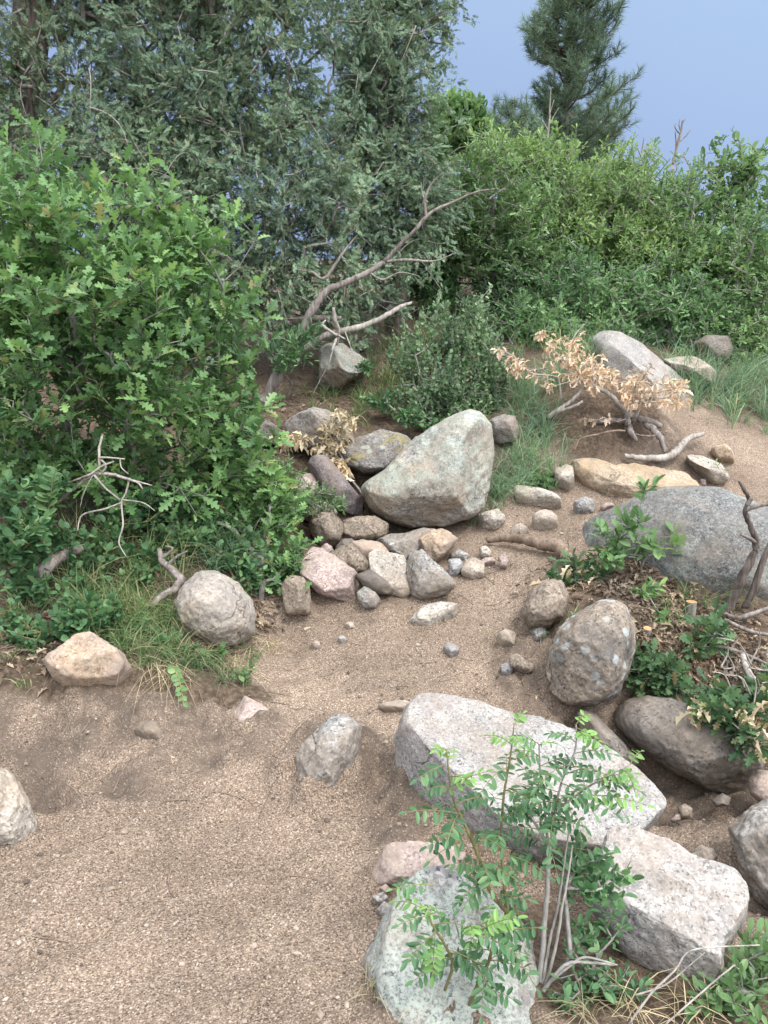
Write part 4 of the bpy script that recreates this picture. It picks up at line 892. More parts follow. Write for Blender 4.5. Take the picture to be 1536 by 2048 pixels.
# leaning grey juniper with its long bare limb
root = empty('leaning_juniper', ground(525, 835), 'leaning grey juniper trunk with a long bare limb reaching right', 'tree', None)
m = MB(); stick([(505,860,5.9),(530,805,6.0),(556,750,6.0),(578,712,6.0),(606,655,6.0),(630,612,6.0),(655,580,6.05),(690,566,6.1),(735,545,6.1),(775,520,6.1)], [.06,.055,.05,.044,.036,.030,.026,.023,.021,.019], m, 10, seed=3); m.build('trunk', B_GREY, root, smooth=True)
m = MB(); stick([(770,523,6.1),(800,490,6.05),(830,460,6.0),(862,425,6.0),(905,405,6.0),(950,385,5.95),(990,378,5.95)], [.019,.017,.015,.012,.010,.008,.004], m, 8, seed=4); stick([(853,434,6),(850,400,6),(862,370,6),(885,345,5.95)], [.013,.011,.008,.003], m, 6, seed=5); stick([(855,405,6),(845,390,6),(842,365,6)], [.008,.006,.003], m, 6, seed=6)
stick([(770,523,6.1),(820,520,6.0),(870,522,6.0),(912,505,6.0)], [.013,.010,.007,.003], m, 6, seed=7)
stick([(600,540,6.0),(625,545,6.0),(650,556,6.05),(690,500,6.1),(715,470,6.1)], [.006,.011,.014,.010,.004], m, 6, seed=8); stick([(740,545,6.1),(765,560,6),(800,545,6),(840,553,6)], [.008,.007,.005,.002], m, 5, seed=9)
for k_ in range(12):
    a = np.array([random.uniform(540, 800), random.uniform(440, 640)]); b = a + np.array([random.uniform(-60, 60), random.uniform(-40, 60)]); c = b + np.array([random.uniform(-30, 30), random.uniform(0, 50)])
    y_ = random.uniform(5.9, 6.5); stick([(*a, y_), (*b, y_ - .1), (*c, y_ - .1)], [.005,.003,.0015], m, 5, seed=50 + k_)
m.build('limb', B_GREY, root, smooth=True)
# fallen bleached limb
root = empty('dead_limb', at(640, 690, 6.2), 'bleached broken dead limb propped above the shaded boulder', 'branch')
m = MB(); stick([(610,700,6.3),(640,678,6.25),(665,668,6.2),(700,660,6.1),(740,648,6.05),(775,630,6.0),(800,615,6.0),(824,605,6.0)], [.028,.028,.027,.025,.022,.019,.016,.008], m, 10, seed=11); m.build('log', B_DEAD, root, smooth=True)
m = MB(); stick([(672,690,6.05),(676,660,6.0),(670,640,5.95),(667,615,5.95)], [.018,.02,.018,.012], m, 7, seed=12); stick([(676,672,6),(650,655,5.95),(645,648,5.95),(652,640,5.95)], [.012,.012,.010,.004], m, 6, seed=13); stick([(674,676,6.0),(668,690,5.95),(664,700,5.9)], [.010,.009,.004], m, 6, seed=14); stick([(676,670,6),(690,678,5.95)], [.008,.004], m, 5, seed=15)
stick([(690,664,6.1),(700,690,6.0),(716,735,5.95)], [.007,.005,.002], m, 5, seed=16); stick([(670,680,6.1),(660,720,6.0),(640,760,6.0),(625,790,6)], [.008,.006,.004,.002], m, 5, seed=17)
m.build('forks', B_DEAD, root, smooth=True)
root = empty('dead_limb', at(600, 640, 6.3), 'short grey dead limb lying behind the bleached broken one', 'branch')
m = MB(); stick([(540,655,6.5),(580,645,6.45),(615,638,6.4),(650,637,6.35),(682,636,6.3)], [.035,.035,.032,.026,.016], m, 9, seed=18); m.build('log', B_GREY, root, smooth=True)

# ------------------------------------------------------------------ pine
def pine():
    Y = 17.0; r_ = np.random.default_rng(77)
    g0 = at(1118, 420, Y); gz = float(gheight(g0[0], g0[1])); x0 = g0[0]; top = at(1118, -95, Y)[2]
    root = empty('pine_tree', (x0, Y, gz), 'tall ponderosa pine standing alone against the storm sky', 'tree')
    zs = np.linspace(gz - .1, top, 30); P = np.stack([x0 + .05 * np.sin(zs * 1.1), np.full(30, Y), zs], -1)
    m = MB(); m.tube(P, np.linspace(.15, .03, 30), 10, seed=1, rough=.1); m.build('trunk', B_PINE, root, smooth=True)
    # outline of the crown: half widths left / right (px) by height (py)
    hw = np.array([(-95,4,5),(-60,28,34),(-20,52,66),(20,72,88),(60,90,96),(90,95,96),(115,70,92),(145,38,84),(170,48,112),(200,52,138),(230,52,145),(265,45,132),(300,40,112),(340,30,80)], float)
    hw[:, 1:] *= np.interp(hw[:, :1], [0, 250], [.78, .90])
    tips, dirs = [], []
    bm_ = MB()
    for py in np.arange(-92, 345, 12.5):
        for q in range(4 if 105 < py < 165 else 7):
            a = r_.uniform(0, 6.28); side = math.cos(a)
            w = np.interp(py, hw[:, 0], hw[:, 1] if side < 0 else hw[:, 2]) * r_.uniform(.62, 1.03)
            ln = w * np.linalg.norm(at(1118, py, Y) - CAM) / F
            z0 = at(1118, py + 22 + r_.normal() * 3, Y)[2]
            b0 = np.array([x0, Y, z0 - .12]); d = np.array([math.cos(a), math.sin(a), 0]) if abs(side) > .3 else np.array([side, math.sin(a) * .8, 0])
            n_ = 8; tt = np.linspace(0, 1, n_)[:, None]
            Bp = b0 + d * ln * tt + np.array([0, 0, 1]) * (ln * .42 * tt ** 1.7 - .02) + r_.normal(size=(n_, 3)) * .02 * tt
            bm_.tube(Bp, np.linspace(.028, .008, n_), 5, cap=False, seed=q)
            for s in np.linspace(.45, 1, max(2, int(ln / .15))):
                c = np.array([np.interp(s, tt[:, 0], Bp[:, c_]) for c_ in range(3)])
                for _ in range(2 if s < .95 else 3):
                    dd = unit(d * r_.uniform(.2, 1) + np.array([0, 0, .7]) + r_.normal(size=3) * .5); e_ = c + dd * r_.uniform(.08, .22)
                    bm_.segs(c[None], e_[None], [.007], [.005], 4); tips.append(e_); dirs.append(dd)
    bm_.build('branches', B_PINE, root, smooth=True)
    f = MB(); tips, dirs = np.array(tips), np.array(dirs)
    f.scatter(TUFT, frames(unit(dirs + np.array([0, 0, .35])), r_.normal(size=dirs.shape)), tips, r_.uniform(.16, .23, len(tips)))
    f.build('crown', G_PINE, root)
pine()
def small_pine():
    Y = 15.0; r_ = np.random.default_rng(78); g0 = at(1022, 400, Y); gz = float(gheight(g0[0], g0[1])); x0 = g0[0]
    root = empty('pine_tree', (x0, Y, gz), 'bushy young pine to the left of the tall pine', 'tree')
    m = MB(); top = at(1022, 195, Y)[2]; m.tube(np.stack([np.full(8, x0), np.full(8, Y), np.linspace(gz - .1, top, 8)], -1), np.linspace(.06, .01, 8), 7); m.build('trunk', B_PINE, root, smooth=True)
    tips = tips_in([(1022,240,15,48,45),(1000,290,15,60,50),(1050,290,15,55,50)], 420, r_, .3)
    b = MB(); td = grow(np.stack([np.full(8, x0), np.full(8, Y), np.linspace(gz, top, 8)], -1), tips, b, .005, .4, r_=r_); b.build('branches', B_PINE, root, smooth=True)
    f = MB(); f.scatter(TUFT, frames(unit(td + np.array([0, 0, .8])), r_.normal(size=td.shape)), tips, r_.uniform(.13, .19, len(tips))); f.build('crown', G_PINE, root)
small_pine()
# bare snags above the hillside
def snag(label, pts, rads, twigs, Y, mat=None):
    p0 = at(pts[0][0], pts[0][1], Y)
    root = empty('dead_shrub', (p0[0], p0[1], float(gheight(p0[0], p0[1]))), label, 'dead shrub')
    m = MB()
    lowz = at(pts[0][0], pts[0][1], Y); gpt = np.array([lowz[0], lowz[1], gheight(lowz[0], lowz[1]) - .05])
    m.tube(np.stack([gpt, lowz]), [rads[0] * 1.2, rads[0]], 6)
    stick([(*p, Y) for p in pts], rads, m, 6, seed=int(pts[0][0])); m.build('stem', mat or B_GREY, root, smooth=True)
    m = MB()
    for i, t_ in enumerate(twigs): stick([(*p, Y) for p in t_], np.linspace(rads[-1] * 1.3, .004, len(t_)), m, 5, seed=i)
    m.build('twigs', mat or B_GREY, root, smooth=True)
snag('bare dark forked snag against the sky at right', [(1345,330),(1355,290),(1362,262),(1365,240)], [.018,.016,.012,.008], [[(1357,285),(1372,272),(1382,258)],[(1352,300),(1352,280),(1350,262)],[(1362,262),(1358,250),(1360,238)],[(1365,245),(1370,238)],[(1360,268),(1350,255),(1352,246)]], 10.0)
snag('faint bare twigs sticking up left of the dark snag', [(1278,330),(1284,300),(1288,275)], [.012,.01,.006], [[(1284,305),(1296,290),(1302,284)],[(1282,312),(1274,295)],[(1290,318),(1300,300)]], 10.0)
snag('pale bare stem rising in front of the pine base', [(1092,300),(1098,250),(1100,205),(1102,175)], [.012,.011,.008,.004], [[(1098,250),(1112,225),(1118,215)],[(1097,262),(1085,240)],[(1099,230),(1108,200)]], 9.5, B_DEAD)
# ------------------------------------------------------------------ dead oak shrub on the cut bank, with its roots
root = empty('dead_oak_shrub', ground(1285, 850), 'dead oak shrub with tan leaves on the cut bank', 'shrub')
m = MB(); q0 = 5.42
stick([(1250,848,5.5),(1275,838,5.45),(1300,843,q0),(1322,852,q0)], [.020,.028,.028,.018], m, 9, seed=21); stick([(1292,848,q0),(1308,862,5.36),(1322,880,5.32),(1330,905,5.3)], [.025,.025,.021,.014], m, 9, seed=22)
stick([(1256,850,5.45),(1262,865,5.4),(1274,882,5.38)], [.025,.022,.012], m, 7, seed=23); stick([(1180,845,5.5),(1215,842,5.47),(1250,842,5.45)], [.018,.022,.022], m, 7, seed=24); stick([(1248,820,5.45),(1252,840,5.43),(1258,850,5.42)], [.02,.028,.03], m, 8, seed=25)
m.build('root_stump', B_GREY, root, smooth=True)
m = MB(); stick([(1250,862,5.3),(1225,862,5.28),(1190,870,5.27),(1160,878,5.27),(1150,900,5.24)], [.008,.008,.007,.006,.003], m, 6, seed=26); stick([(1310,872,5.3),(1290,872,5.3),(1270,868,5.3)], [.008,.007,.004], m, 6, seed=27); m.build('hanging_root', B_ROOT, root, smooth=True)
m = MB(); stick([(1262,835,5.45),(1220,790,5.5),(1180,768,5.5),(1140,745,5.5),(1118,715,5.5),(1100,690,5.5)], [.018,.016,.013,.010,.008,.004], m, 7, seed=28)
stick([(1095,835,5.5),(1120,818,5.45),(1150,795,5.45),(1170,770,5.5)], [.02,.018,.014,.008], m, 7, seed=29); stick([(1110,826,5.46),(1150,812,5.4),(1165,802,5.4)], [.014,.012,.008], m, 7, seed=30)
stick([(1122,800,5.45),(1118,760,5.45),(1105,752,5.45),(1060,745,5.45),(1030,715,5.45),(1005,700,5.45)], [.008,.008,.006,.006,.005,.003], m, 6, seed=31); stick([(1270,835,5.4),(1290,800,5.35),(1330,795,5.3),(1360,780,5.3)], [.016,.012,.009,.004], m, 6, seed=32)
stick([(1140,690,5.6),(1150,670,5.6),(1168,648,5.6)], [.006,.005,.003], m, 5, seed=33)
tipsC = [(1003,698,14,9),(1022,710,12,8),(1040,730,26,18),(1055,745,18,14),(1085,668,18,15),(1108,685,16,14),(1093,700,14,12),(1100,732,10,12),(1098,770,11,16),(1140,695,26,26),(1145,725,28,30),(1160,745,24,22),(1178,718,18,20),(1195,740,26,22),(1215,745,22,20),(1185,765,24,18),(1225,758,14,12),
         (1255,775,26,22),(1280,765,24,18),(1262,795,30,20),(1290,790,26,20),(1310,800,24,16),(1335,780,22,16),(1358,775,18,16),(1345,800,26,16),(1365,765,10,12),(1285,745,20,10),(1320,760,16,12),(1205,840,12,10),(1168,842,10,6)]
r_ = np.random.default_rng(31); T_ = []
for px, py, rx, ry in tipsC:
    for _ in range(max(2, int(rx * ry / 50))): T_.append(at(px + r_.normal() * rx * .5, py + r_.normal() * ry * .5, 5.42 + r_.uniform(-.22, .16)))
T_ = np.array(T_); bs = np.array([at(1262,835,5.45), at(1220,790,5.5), at(1180,768,5.5), at(1140,745,5.5), at(1118,715,5.5), at(1100,690,5.5)])
td = grow(bs, T_, m, .0016, .4, r_=r_)
m.build('branches', B_DEAD, root, smooth=True)
m = MB(); sprig_leaves(m, CURL, T_, td, 5, .045, .046, r_, upw=-.1, spread=.9, flat=.3, sag=.5, vary=.35); m.build('dead_leaves', G_DEAD, root)
# dry leaf cluster by the grey boulder
root = empty('dry_sprig', ground(672, 965), 'broken oak sprig with pale dry leaves before the grey boulder', 'branch')
m = MB(); stick([(735,1000,4.8),(715,975,4.9),(700,955,4.95),(690,925,5.0),(668,890,5.05),(670,850,5.1),(675,822,5.1)], [.009,.009,.008,.007,.006,.005,.003], m, 6, seed=41)
T_ = []
for px, py, rx, ry, n in [(672,830,20,16,10),(668,865,22,18,16),(660,890,24,16,16),(585,882,26,14,16),(640,900,18,10,8),(655,915,22,12,12),(672,930,18,12,12),(690,938,14,12,8),(700,845,8,8,4),(612,872,10,8,4)]:
    for _ in range(n): T_.append(at(px + r_.normal() * rx * .5, py + r_.normal() * ry * .5, 5.02 + r_.uniform(-.12, .1)))
T_ = np.array(T_); td = grow(np.array([at(690,925,5.0), at(668,890,5.05), at(670,850,5.1)]), T_, m, .0014, .35, r_=r_); m.build('branches', B_OAK, root, smooth=True)
m = MB(); sprig_leaves(m, CURL, T_, td, 4, .05, .062, r_, upw=-.2, flat=.3, sag=.6, vary=.3); m.build('dead_leaves', G_PALE, root)

# ------------------------------------------------------------------ loose wood
def wood(name, label, cat, pieces, mat, org, part=None, group=None):
    m = MB()
    for i, (pts, rads) in enumerate(pieces): stick(pts, rads, m, 8, seed=len(label) + i * 7)
    g_ = at(*org); o = m.build(name, mat, origin=(g_[0], g_[1], float(gheight(g_[0], g_[1]))), smooth=True); tag(o, label, cat, group)
wood('driftwood_stick', 'smooth grey curved driftwood stick on the soil above the tan slab', 'stick', [([(1249,911,5.28),(1275,915,5.26),(1310,917,5.26),(1345,910,5.3),(1362,893,5.38),(1380,876,5.48),(1407,867,5.6)], [.016,.022,.026,.028,.026,.022,.016])], B_DEAD, (1310,917,5.27))
wood('tree_root', 'thick brown root crossing the trail left of the huge boulder', 'root', [([(975,1082,4.42),(1010,1077,4.36),(1050,1080,4.25),(1085,1090,4.15),(1115,1094,4.08),(1134,1115,3.95),(1152,1145,3.83)], [.016,.024,.029,.033,.037,.038,.03]), ([(1105,1090,4.2),(1122,1096,4.15),(1140,1090,4.15)], [.02,.016,.008])], B_ROOT, (1085,1092,4.25))
wood('tree_root', 'small reddish root beside the huge boulder upslope of the thick root', 'root', [([(1065,1022,4.75),(1100,1030,4.7),(1130,1042,4.62),(1172,1054,4.5)], [.007,.012,.013,.010]), ([(1125,1046,4.6),(1145,1050,4.56),(1168,1056,4.52)], [.008,.009,.006])], B_ROOT, (1120,1040,4.65))
wood('crooked_branch', 'crooked grey branch lying against the spherical boulder', 'branch', [([(318,1098,3.55),(323,1120,3.5),(335,1133,3.46),(350,1145,3.42),(362,1160,3.38),(350,1178,3.34),(330,1190,3.3),(312,1202,3.27),(302,1216,3.25)], [.010,.014,.016,.017,.018,.018,.017,.016,.012]), ([(335,1130,3.46),(352,1115,3.45),(375,1102,3.42)], [.010,.007,.003]), ([(322,1118,3.5),(345,1098,3.5),(330,1092,3.5)], [.008,.006,.003])], B_GREY, (350,1178,3.34))
wood('fallen_log', 'short dark rotting log in the plants at the far left', 'log', [([(70,1170,3.3),(85,1145,3.32),(110,1120,3.36),(140,1105,3.4),(165,1098,3.44)], [.03,.034,.03,.026,.015])], B_GREY, (85,1145,3.32))
Yb = 3.45
wood('dead_branch', 'bleached forked dead branch hanging in front of the oak at left', 'branch', [
 ([(95,985,3.5),(130,968,3.45),(165,955,3.42),(182,948,3.4),(205,932,3.4),(228,923,3.4)], [0.0029,0.0043,0.0058,0.0065,0.0058,0.0036]), ([(110,1010,3.5),(150,975,3.45),(185,950,3.42),(220,948,3.4),(250,956,3.38),(275,965,3.35),(285,978,3.35)], [0.0058,0.0079,0.0086,0.0079,0.0072,0.0058,0.0036]),
 ([(275,963,3.36),(304,971,3.34)], [0.0036,0.0022]), ([(258,960,3.38),(252,985,3.36),(243,1005,3.34),(246,1050,3.32),(238,1085,3.3),(252,1112,3.28)], [0.0043,0.0043,0.0043,0.0036,0.0029,0.0014]), ([(243,1005,3.34),(210,1018,3.34),(165,1030,3.34),(155,1062,3.32)], [0.0043,0.0043,0.0036,0.0022]),
 ([(186,950,3.4),(168,985,3.4),(160,1015,3.4)], [0.0036,0.0029,0.0014]), ([(188,950,3.4),(210,975,3.38),(240,1000,3.35)], [0.0050,0.0043,0.0036]), ([(205,945,3.4),(212,930,3.4),(200,915,3.4),(250,918,3.38)], [0.0043,0.0050,0.0043,0.0022]), ([(240,917,3.38),(243,935,3.37),(257,948,3.36)], [0.0029,0.0029,0.0014]),
 ([(245,1000,3.34),(285,1005,3.34),(310,1022,3.34)], [0.0029,0.0022,0.0014]), ([(200,938,3.42),(198,900,3.45),(205,870,3.5)], [0.0050,0.0058,0.0043])], B_DEAD, (185,950,3.4))
wood('bent_sapling', 'crooked grey oak stem visible inside the left oak', 'branch', [([(188,760,4.0),(190,740,3.95),(180,720,3.92),(160,690,3.95),(148,650,4.0),(140,620,4.05)], [.016,.018,.020,.020,.020,.018]), ([(162,770,3.95),(165,740,3.93),(178,722,3.92)], [.014,.014,.012]), ([(80,770,3.9),(92,720,3.95),(100,680,4.0),(98,640,4.0)], [.016,.017,.016,.014])], B_OAK, (190,740,3.95))
# twisted dead trunk at the right edge
root = empty('dead_tree', ground(1480, 1250), 'twisted dead dark trunk before the huge boulder at the right edge', 'dead tree')
m = MB(); stick([(1455,1225,3.62),(1475,1175,3.6),(1497,1130,3.58),(1512,1090,3.58),(1500,1050,3.56),(1490,1025,3.55),(1498,1000,3.55),(1488,980,3.54),(1478,962,3.54)], [.024,.022,.019,.016,.013,.012,.010,.009,.006], m, 9, seed=51); stick([(1490,1215,3.6),(1510,1170,3.58),(1530,1110,3.58),(1560,1050,3.58)], [.017,.016,.014,.012], m, 9, seed=52); m.build('trunk', B_JUN, root, smooth=True)
for p_, r__, s_ in [([(1492,1020,3.55),(1515,1012,3.52),(1540,1008,3.5)], [.012,.011,.008], 53), ([(1494,1010,3.55),(1503,996,3.54)], [.012,.010], 54), ([(1510,1085,3.57),(1495,1075,3.52),(1482,1070,3.5)], [.010,.008,.005], 55), ([(1440,1225,3.6),(1480,1235,3.5),(1540,1215,3.5)], [.012,.014,.010], 56), ([(1450,1240,3.5),(1500,1262,3.4),(1545,1270,3.35)], [.010,.010,.008], 57), ([(1420,1290,3.3),(1470,1300,3.25),(1540,1330,3.2)], [.008,.009,.007], 58)]:
    m = MB(); stick(p_, r__, m, 7, seed=s_); m.build('branch', B_GREY, root, smooth=True)
root = empty('dead_brush', ground(1500, 1400), 'tangle of grey dead twigs above the smooth dark boulder', 'brush')
m = MB(); r2 = random.Random(9)
for k_ in range(34):
    x, y = r2.uniform(1440, 1545), r2.uniform(1300, 1500); Y_ = 2.78 + r2.uniform(-.10, .16); a_ = r2.uniform(-.5, 2.2)
    l = r2.uniform(30, 90); stick([(x, y, Y_), (x + l * .5 * math.cos(a_), y - l * .5 * math.sin(a_) + r2.uniform(-8, 8), Y_), (x + l * math.cos(a_ + .3), y - l * math.sin(a_ + .3), Y_ - .03)], [.0035, .003, .0012], m, 5, seed=k_)
stick([(1485,1310,3.15),(1497,1345,3.0),(1518,1372,2.9),(1545,1395,2.85)], [.012,.013,.013,.012], m, 7, seed=91)
m.build('twigs', B_DEAD, root, smooth=True)
# sawn stumps in the debris
def stump(label, px, py, r, h, Y=None, tilt=(0, 0)):
    p = ground(px, py) if Y is None else at(px, py, Y)
    root = empty('cut_stump', (p[0], p[1], float(gheight(p[0], p[1]))), label, 'stump', 'sawn stumps in the debris')
    b = p - np.array([0, 0, .06]); t = p + np.array([tilt[0], tilt[1], h]); ax = unit(t - b)
    m = MB(); m.tube(np.stack([b, b + (t - b) * .5, t]), [r * 1.15, r * 1.02, r], 12, cap=False, rough=.10, seed=int(px)); m.build('bark', B_OAK, root, smooth=True)
    m = MB(); m.tube(np.stack([t - ax * .012, t + ax * .002]), [r * .93, r * .93], 14); m.build('cut_face', B_CUT, root)
stump('small sawn stump with orange face by the huge boulder', 1247, 1122, .036, .05, tilt=(.0, -.035))
stump('taller sawn stump standing in the middle of the debris', 1380, 1238, .027, .09)
stump('tiny sawn stump above the egg shaped boulder', 1291, 1268, .020, .035, tilt=(0, -.02))

# ------------------------------------------------------------------ oak sprouts on the right bank
def sprout(label, blobs, n, base, seed, size=.06, mat=None, tm=None, k=6, name='oak_sprout', upw=.5, cat='plant', dead=0, length=.06, bark=None):
    root = shrub(name, label, cat, blobs, n, tm if tm is not None else OAK, k, size, mat or G_OAKS, base=[base[:2]], seed=seed, length=length, shell=.1, upw=upw, rt=.0013, bark=bark)
    if dead:
        r_ = np.random.default_rng(seed); t_ = tips_in([(b[0], b[1] + b[4] * .35, b[2] - .03, b[3] * .9, b[4] * .8) for b in blobs], dead, r_, .2)
        m = MB(); sprig_leaves(m, CURL, t_, unit(r_.normal(size=t_.shape)), 4, .04, .06, r_, upw=-.3, sag=.6, flat=.3); m.build('dead_leaves', G_PALE, root)
    return root
sprout('bright oak sprout with curled dead leaves above the half buried boulder', [(1150,1135,3.8,45,30),(1125,1160,3.75,35,22),(1185,1165,3.75,35,20)], 34, ground(1155,1175), 61, dead=12)
sprout('oak sprout hanging in front of the egg shaped boulder', [(1300,1310,3.1,45,25),(1330,1345,3.05,50,30),(1260,1335,3.08,30,22),(1350,1380,3.0,40,22),(1290,1375,3.05,35,25)], 52, ground(1335,1320), 62, size=.062)
sprout('oak sprig with broad leaves beside the taller sawn stump', [(1420,1260,3.3,40,25),(1400,1290,3.2,35,22),(1450,1250,3.35,30,18)], 26, ground(1420,1300), 63, size=.065)
sprout('oak sprout with yellowing leaves over the smooth dark boulder', [(1430,1395,2.80,45,28),(1470,1430,2.68,40,35),(1415,1425,2.70,35,20),(1500,1480,2.60,28,35),(1515,1400,2.82,30,40)], 62, ground(1455,1395), 64, size=.06, dead=20)
sprout('green twig at the far right edge beside the dead twigs', [(1530,1370,3.0,35,30),(1540,1440,2.95,25,25)], 20, ground(1545,1330), 65)
sprout('thin leafy plant in front of the huge grey boulder', [(1265,1050,3.8,30,40),(1320,1085,3.75,60,18),(1210,1060,3.8,40,18),(1290,970,3.8,20,12),(1230,1100,3.78,45,18)], 30, ground(1275,1150), 66, name='leafy_plant', tm=OVAL, size=.07, mat=G_LITE, k=5, upw=.6)
sprout('small green shoots on the mound by the orange faced stump', [(1220,1110,3.72,50,18),(1290,1175,3.6,40,16),(1330,1250,3.42,30,14)], 30, ground(1240,1150), 67, name='leafy_shoots', tm=OVAL, size=.045, mat=G_OAK, k=5)
sprout('tiny green seedling at the foot of the egg shaped boulder', [(1080,1295,3.4,14,12)], 6, ground(1080,1305), 68, name='seedling', tm=OVAL, size=.03, mat=G_LITE, k=4, length=.03)
sprout('single grass green seedling on the soil by the pale brown slab', [(1430,935,5.2,12,26)], 5, ground(1425,960), 69, name='seedling', tm=NARROW, size=.06, mat=G_LITE, k=4, length=.1)
sprout('low leafy plant at the right end of the blue green grass', [(1085,965,5.05,28,18)], 30, ground(1085,980), 70, name='low_plant', tm=OVAL, size=.05, mat=G_OAK, k=6, length=.05)
sprout('small feathery plant climbing before the leaning juniper', [(600,660,5.9,50,25),(585,690,5.9,45,25),(560,720,5.9,30,20)], 60, ground(575,790), 71, name='feathery_plant', tm=NARROW, size=.055, mat=G_SNOW, k=9, length=.16)
sprout('small dark leafy plant right of the shaded boulder', [(725,735,6.3,25,14)], 18, ground(722,765), 72, name='low_plant', tm=NARROW, size=.06, mat=G_SNOW, k=6)
sprout('low green plants beneath the mountain shrub', [(760,800,5.8,50,22),(820,830,5.6,40,22),(870,850,5.5,40,14)], 90, ground(790,830), 73, name='low_plant', tm=OVAL, size=.045, mat=G_SNOW, k=6)
# ------------------------------------------------------------------ low round leaved shrubs at the left
def low(label, blobs, n, base, seed, size=.034, mat=None): return sprout(label, blobs, n, base, seed, name='low_shrub', tm=ROUND, size=size, mat=mat or G_SNOW, k=8, upw=.8, cat='shrub', length=.09, bark=B_GREEN)
low('tall round leaved shrub at the left edge below the oak', [(40,1010,3.3,70,60),(20,1090,3.25,60,50),(90,960,3.35,45,40),(60,1060,3.2,50,40)], 100, ground(30,1180), 81, .042)
low('dark green round leaved clump behind the orange tan rock', [(180,1235,3.05,55,32),(140,1260,3.02,45,22),(215,1210,3.1,45,30),(150,1215,3.1,50,30)], 105, ground(170,1285), 82, .036)
low('leafy clump between the rotting log and the crooked branch', [(170,1110,3.45,60,40),(220,1080,3.5,50,35),(180,1160,3.35,45,30)], 70, ground(190,1180), 83)
low('low leafy patch behind the spherical boulder', [(290,1110,3.6,45,35),(390,1070,3.75,60,35),(330,1060,3.8,60,30),(270,1150,3.4,35,30),(470,1110,3.75,50,30),(500,1150,3.7,35,40)], 140, ground(350,1140), 84, .034)
low('trailing leafy stems below the spherical boulder', [(330,1290,3.15,40,25),(390,1310,3.1,35,18),(300,1260,3.2,30,20),(440,1300,3.15,25,10),(500,1340,3.1,16,18)], 46, ground(345,1310), 85, .032, G_LITE)
low('dense low greenery between the oak shrub and the stone pile', [(540,1040,4.15,60,40),(470,1090,3.85,60,40),(420,1040,3.9,60,35),(560,1130,3.9,35,40)], 150, ground(500,1120), 86, .034)
low('low leafy growth along the bottom of the left oak', [(60,1160,3.25,70,40),(250,1020,3.75,80,40),(340,1010,3.85,70,40),(110,1080,3.4,60,40)], 130, ground(150,1150), 87, .038)
low('sparse leafy sprigs among the grass on the bank edge', [(270,1250,3.2,50,30),(240,1310,3.08,40,16),(60,1270,3.05,60,22),(20,1230,3.1,40,30)], 90, ground(255,1300), 88, .030)
root = empty('hanging_sprig', ground(355, 1345), 'pale round leaved sprig hanging down the bank', 'plant')
m = MB(); Q = stick([(345,1330,2.95),(355,1350,2.88),(362,1375,2.83),(367,1405,2.79)], [.003,.003,.0025,.0015], m, 5, seed=1); m.build('stem', B_GREEN, root)
m = MB(); n_ = 18; ii = np.linspace(0, len(Q) - 1, n_).astype(int); r_ = np.random.default_rng(5); dd = unit(np.stack([np.where(np.arange(n_) % 2, 1, -1) * .8, np.full(n_, -.4), r_.normal(size=n_) * .3 - .2], -1)); m.scatter(ROUND, frames(dd, np.array([0, -.8, .6]) + r_.normal(size=(n_, 3)) * .2), Q[ii], r_.uniform(.022, .034, n_)); m.build('leaves', G_LITE, root)
root = empty('upright_sprig', ground(95, 1110), 'upright bright sprig in front of the dark oak gap', 'plant')
m = MB(); Q = stick([(85,1090,3.3),(95,1030,3.3),(103,980,3.28),(112,935,3.27)], [.004,.003,.003,.0015], m, 5, seed=2); m.build('stem', B_GREEN, root)
m = MB(); n_ = 16; ii = np.linspace(6, len(Q) - 1, n_).astype(int); dd = unit(np.stack([np.where(np.arange(n_) % 2, 1, -1) * .8, np.full(n_, -.5), np.full(n_, .55)], -1)); m.scatter(OVAL, frames(dd, np.array([0, -.6, .8]) + r_.normal(size=(n_, 3)) * .2), Q[ii], np.linspace(.075, .04, n_)); m.build('leaves', G_LITE, root)
# ------------------------------------------------------------------ compound leaved plant in the foreground
def pinnate(lm, sm, base, d, length, pairs, ll, r_, droop=.5, up=(0, -.25, .95)):
    """one feather leaf: a curved rib with opposite leaflets and one at the tip"""
    pairs = max(4, int(round(pairs * .78))); d = unit(np.asarray(d, float)); n = pairs + 1
    t = np.linspace(0, 1, 9)[:, None]
    C = base + d * length * t + np.array([0, 0, -1.0]) * droop * length * t ** 2 * .6
    sm.tube(C, np.linspace(.0014, .0007, 9), 5, cap=False)
    s = np.linspace(.22, 1.0, n); P = np.stack([np.interp(s, t[:, 0], C[:, c]) for c in range(3)], -1)
    T = unit(np.gradient(P, axis=0)); side = unit(np.cross(T, np.array(up))); nor = np.cross(side, T)
    pos, dr, nn, sz = [], [], [], []
    for i in range(n):
        w = ll * (1 - .35 * abs(s[i] - .55) / .55) * r_.uniform(.9, 1.1)
        if i == n - 1: pos.append(P[i]); dr.append(T[i]); nn.append(nor[i]); sz.append(w); continue
        for q in (-1, 1):
            pos.append(P[i]); dr.append(unit(side[i] * q + T[i] * .38 - nor[i] * r_.uniform(.05, .6) + r_.normal(size=3) * .2)); nn.append(nor[i] + r_.normal(size=3) * .35); sz.append(w)
    lm.scatter(OVALN, frames(np.array(dr), np.array(nn)), np.array(pos), np.array(sz) * .92)
OVALN = sym_leaf([(0,0),(.13,.14),(.19,.4),(.185,.65),(.11,.9),(0,1)], fold=0.28, droop=0.10)
root = empty('compound_leaved_shrub', at(1078, 2000, 1.62), 'young shrub with feathery compound leaves and grey stems in the foreground', 'shrub')
r_ = np.random.default_rng(55)
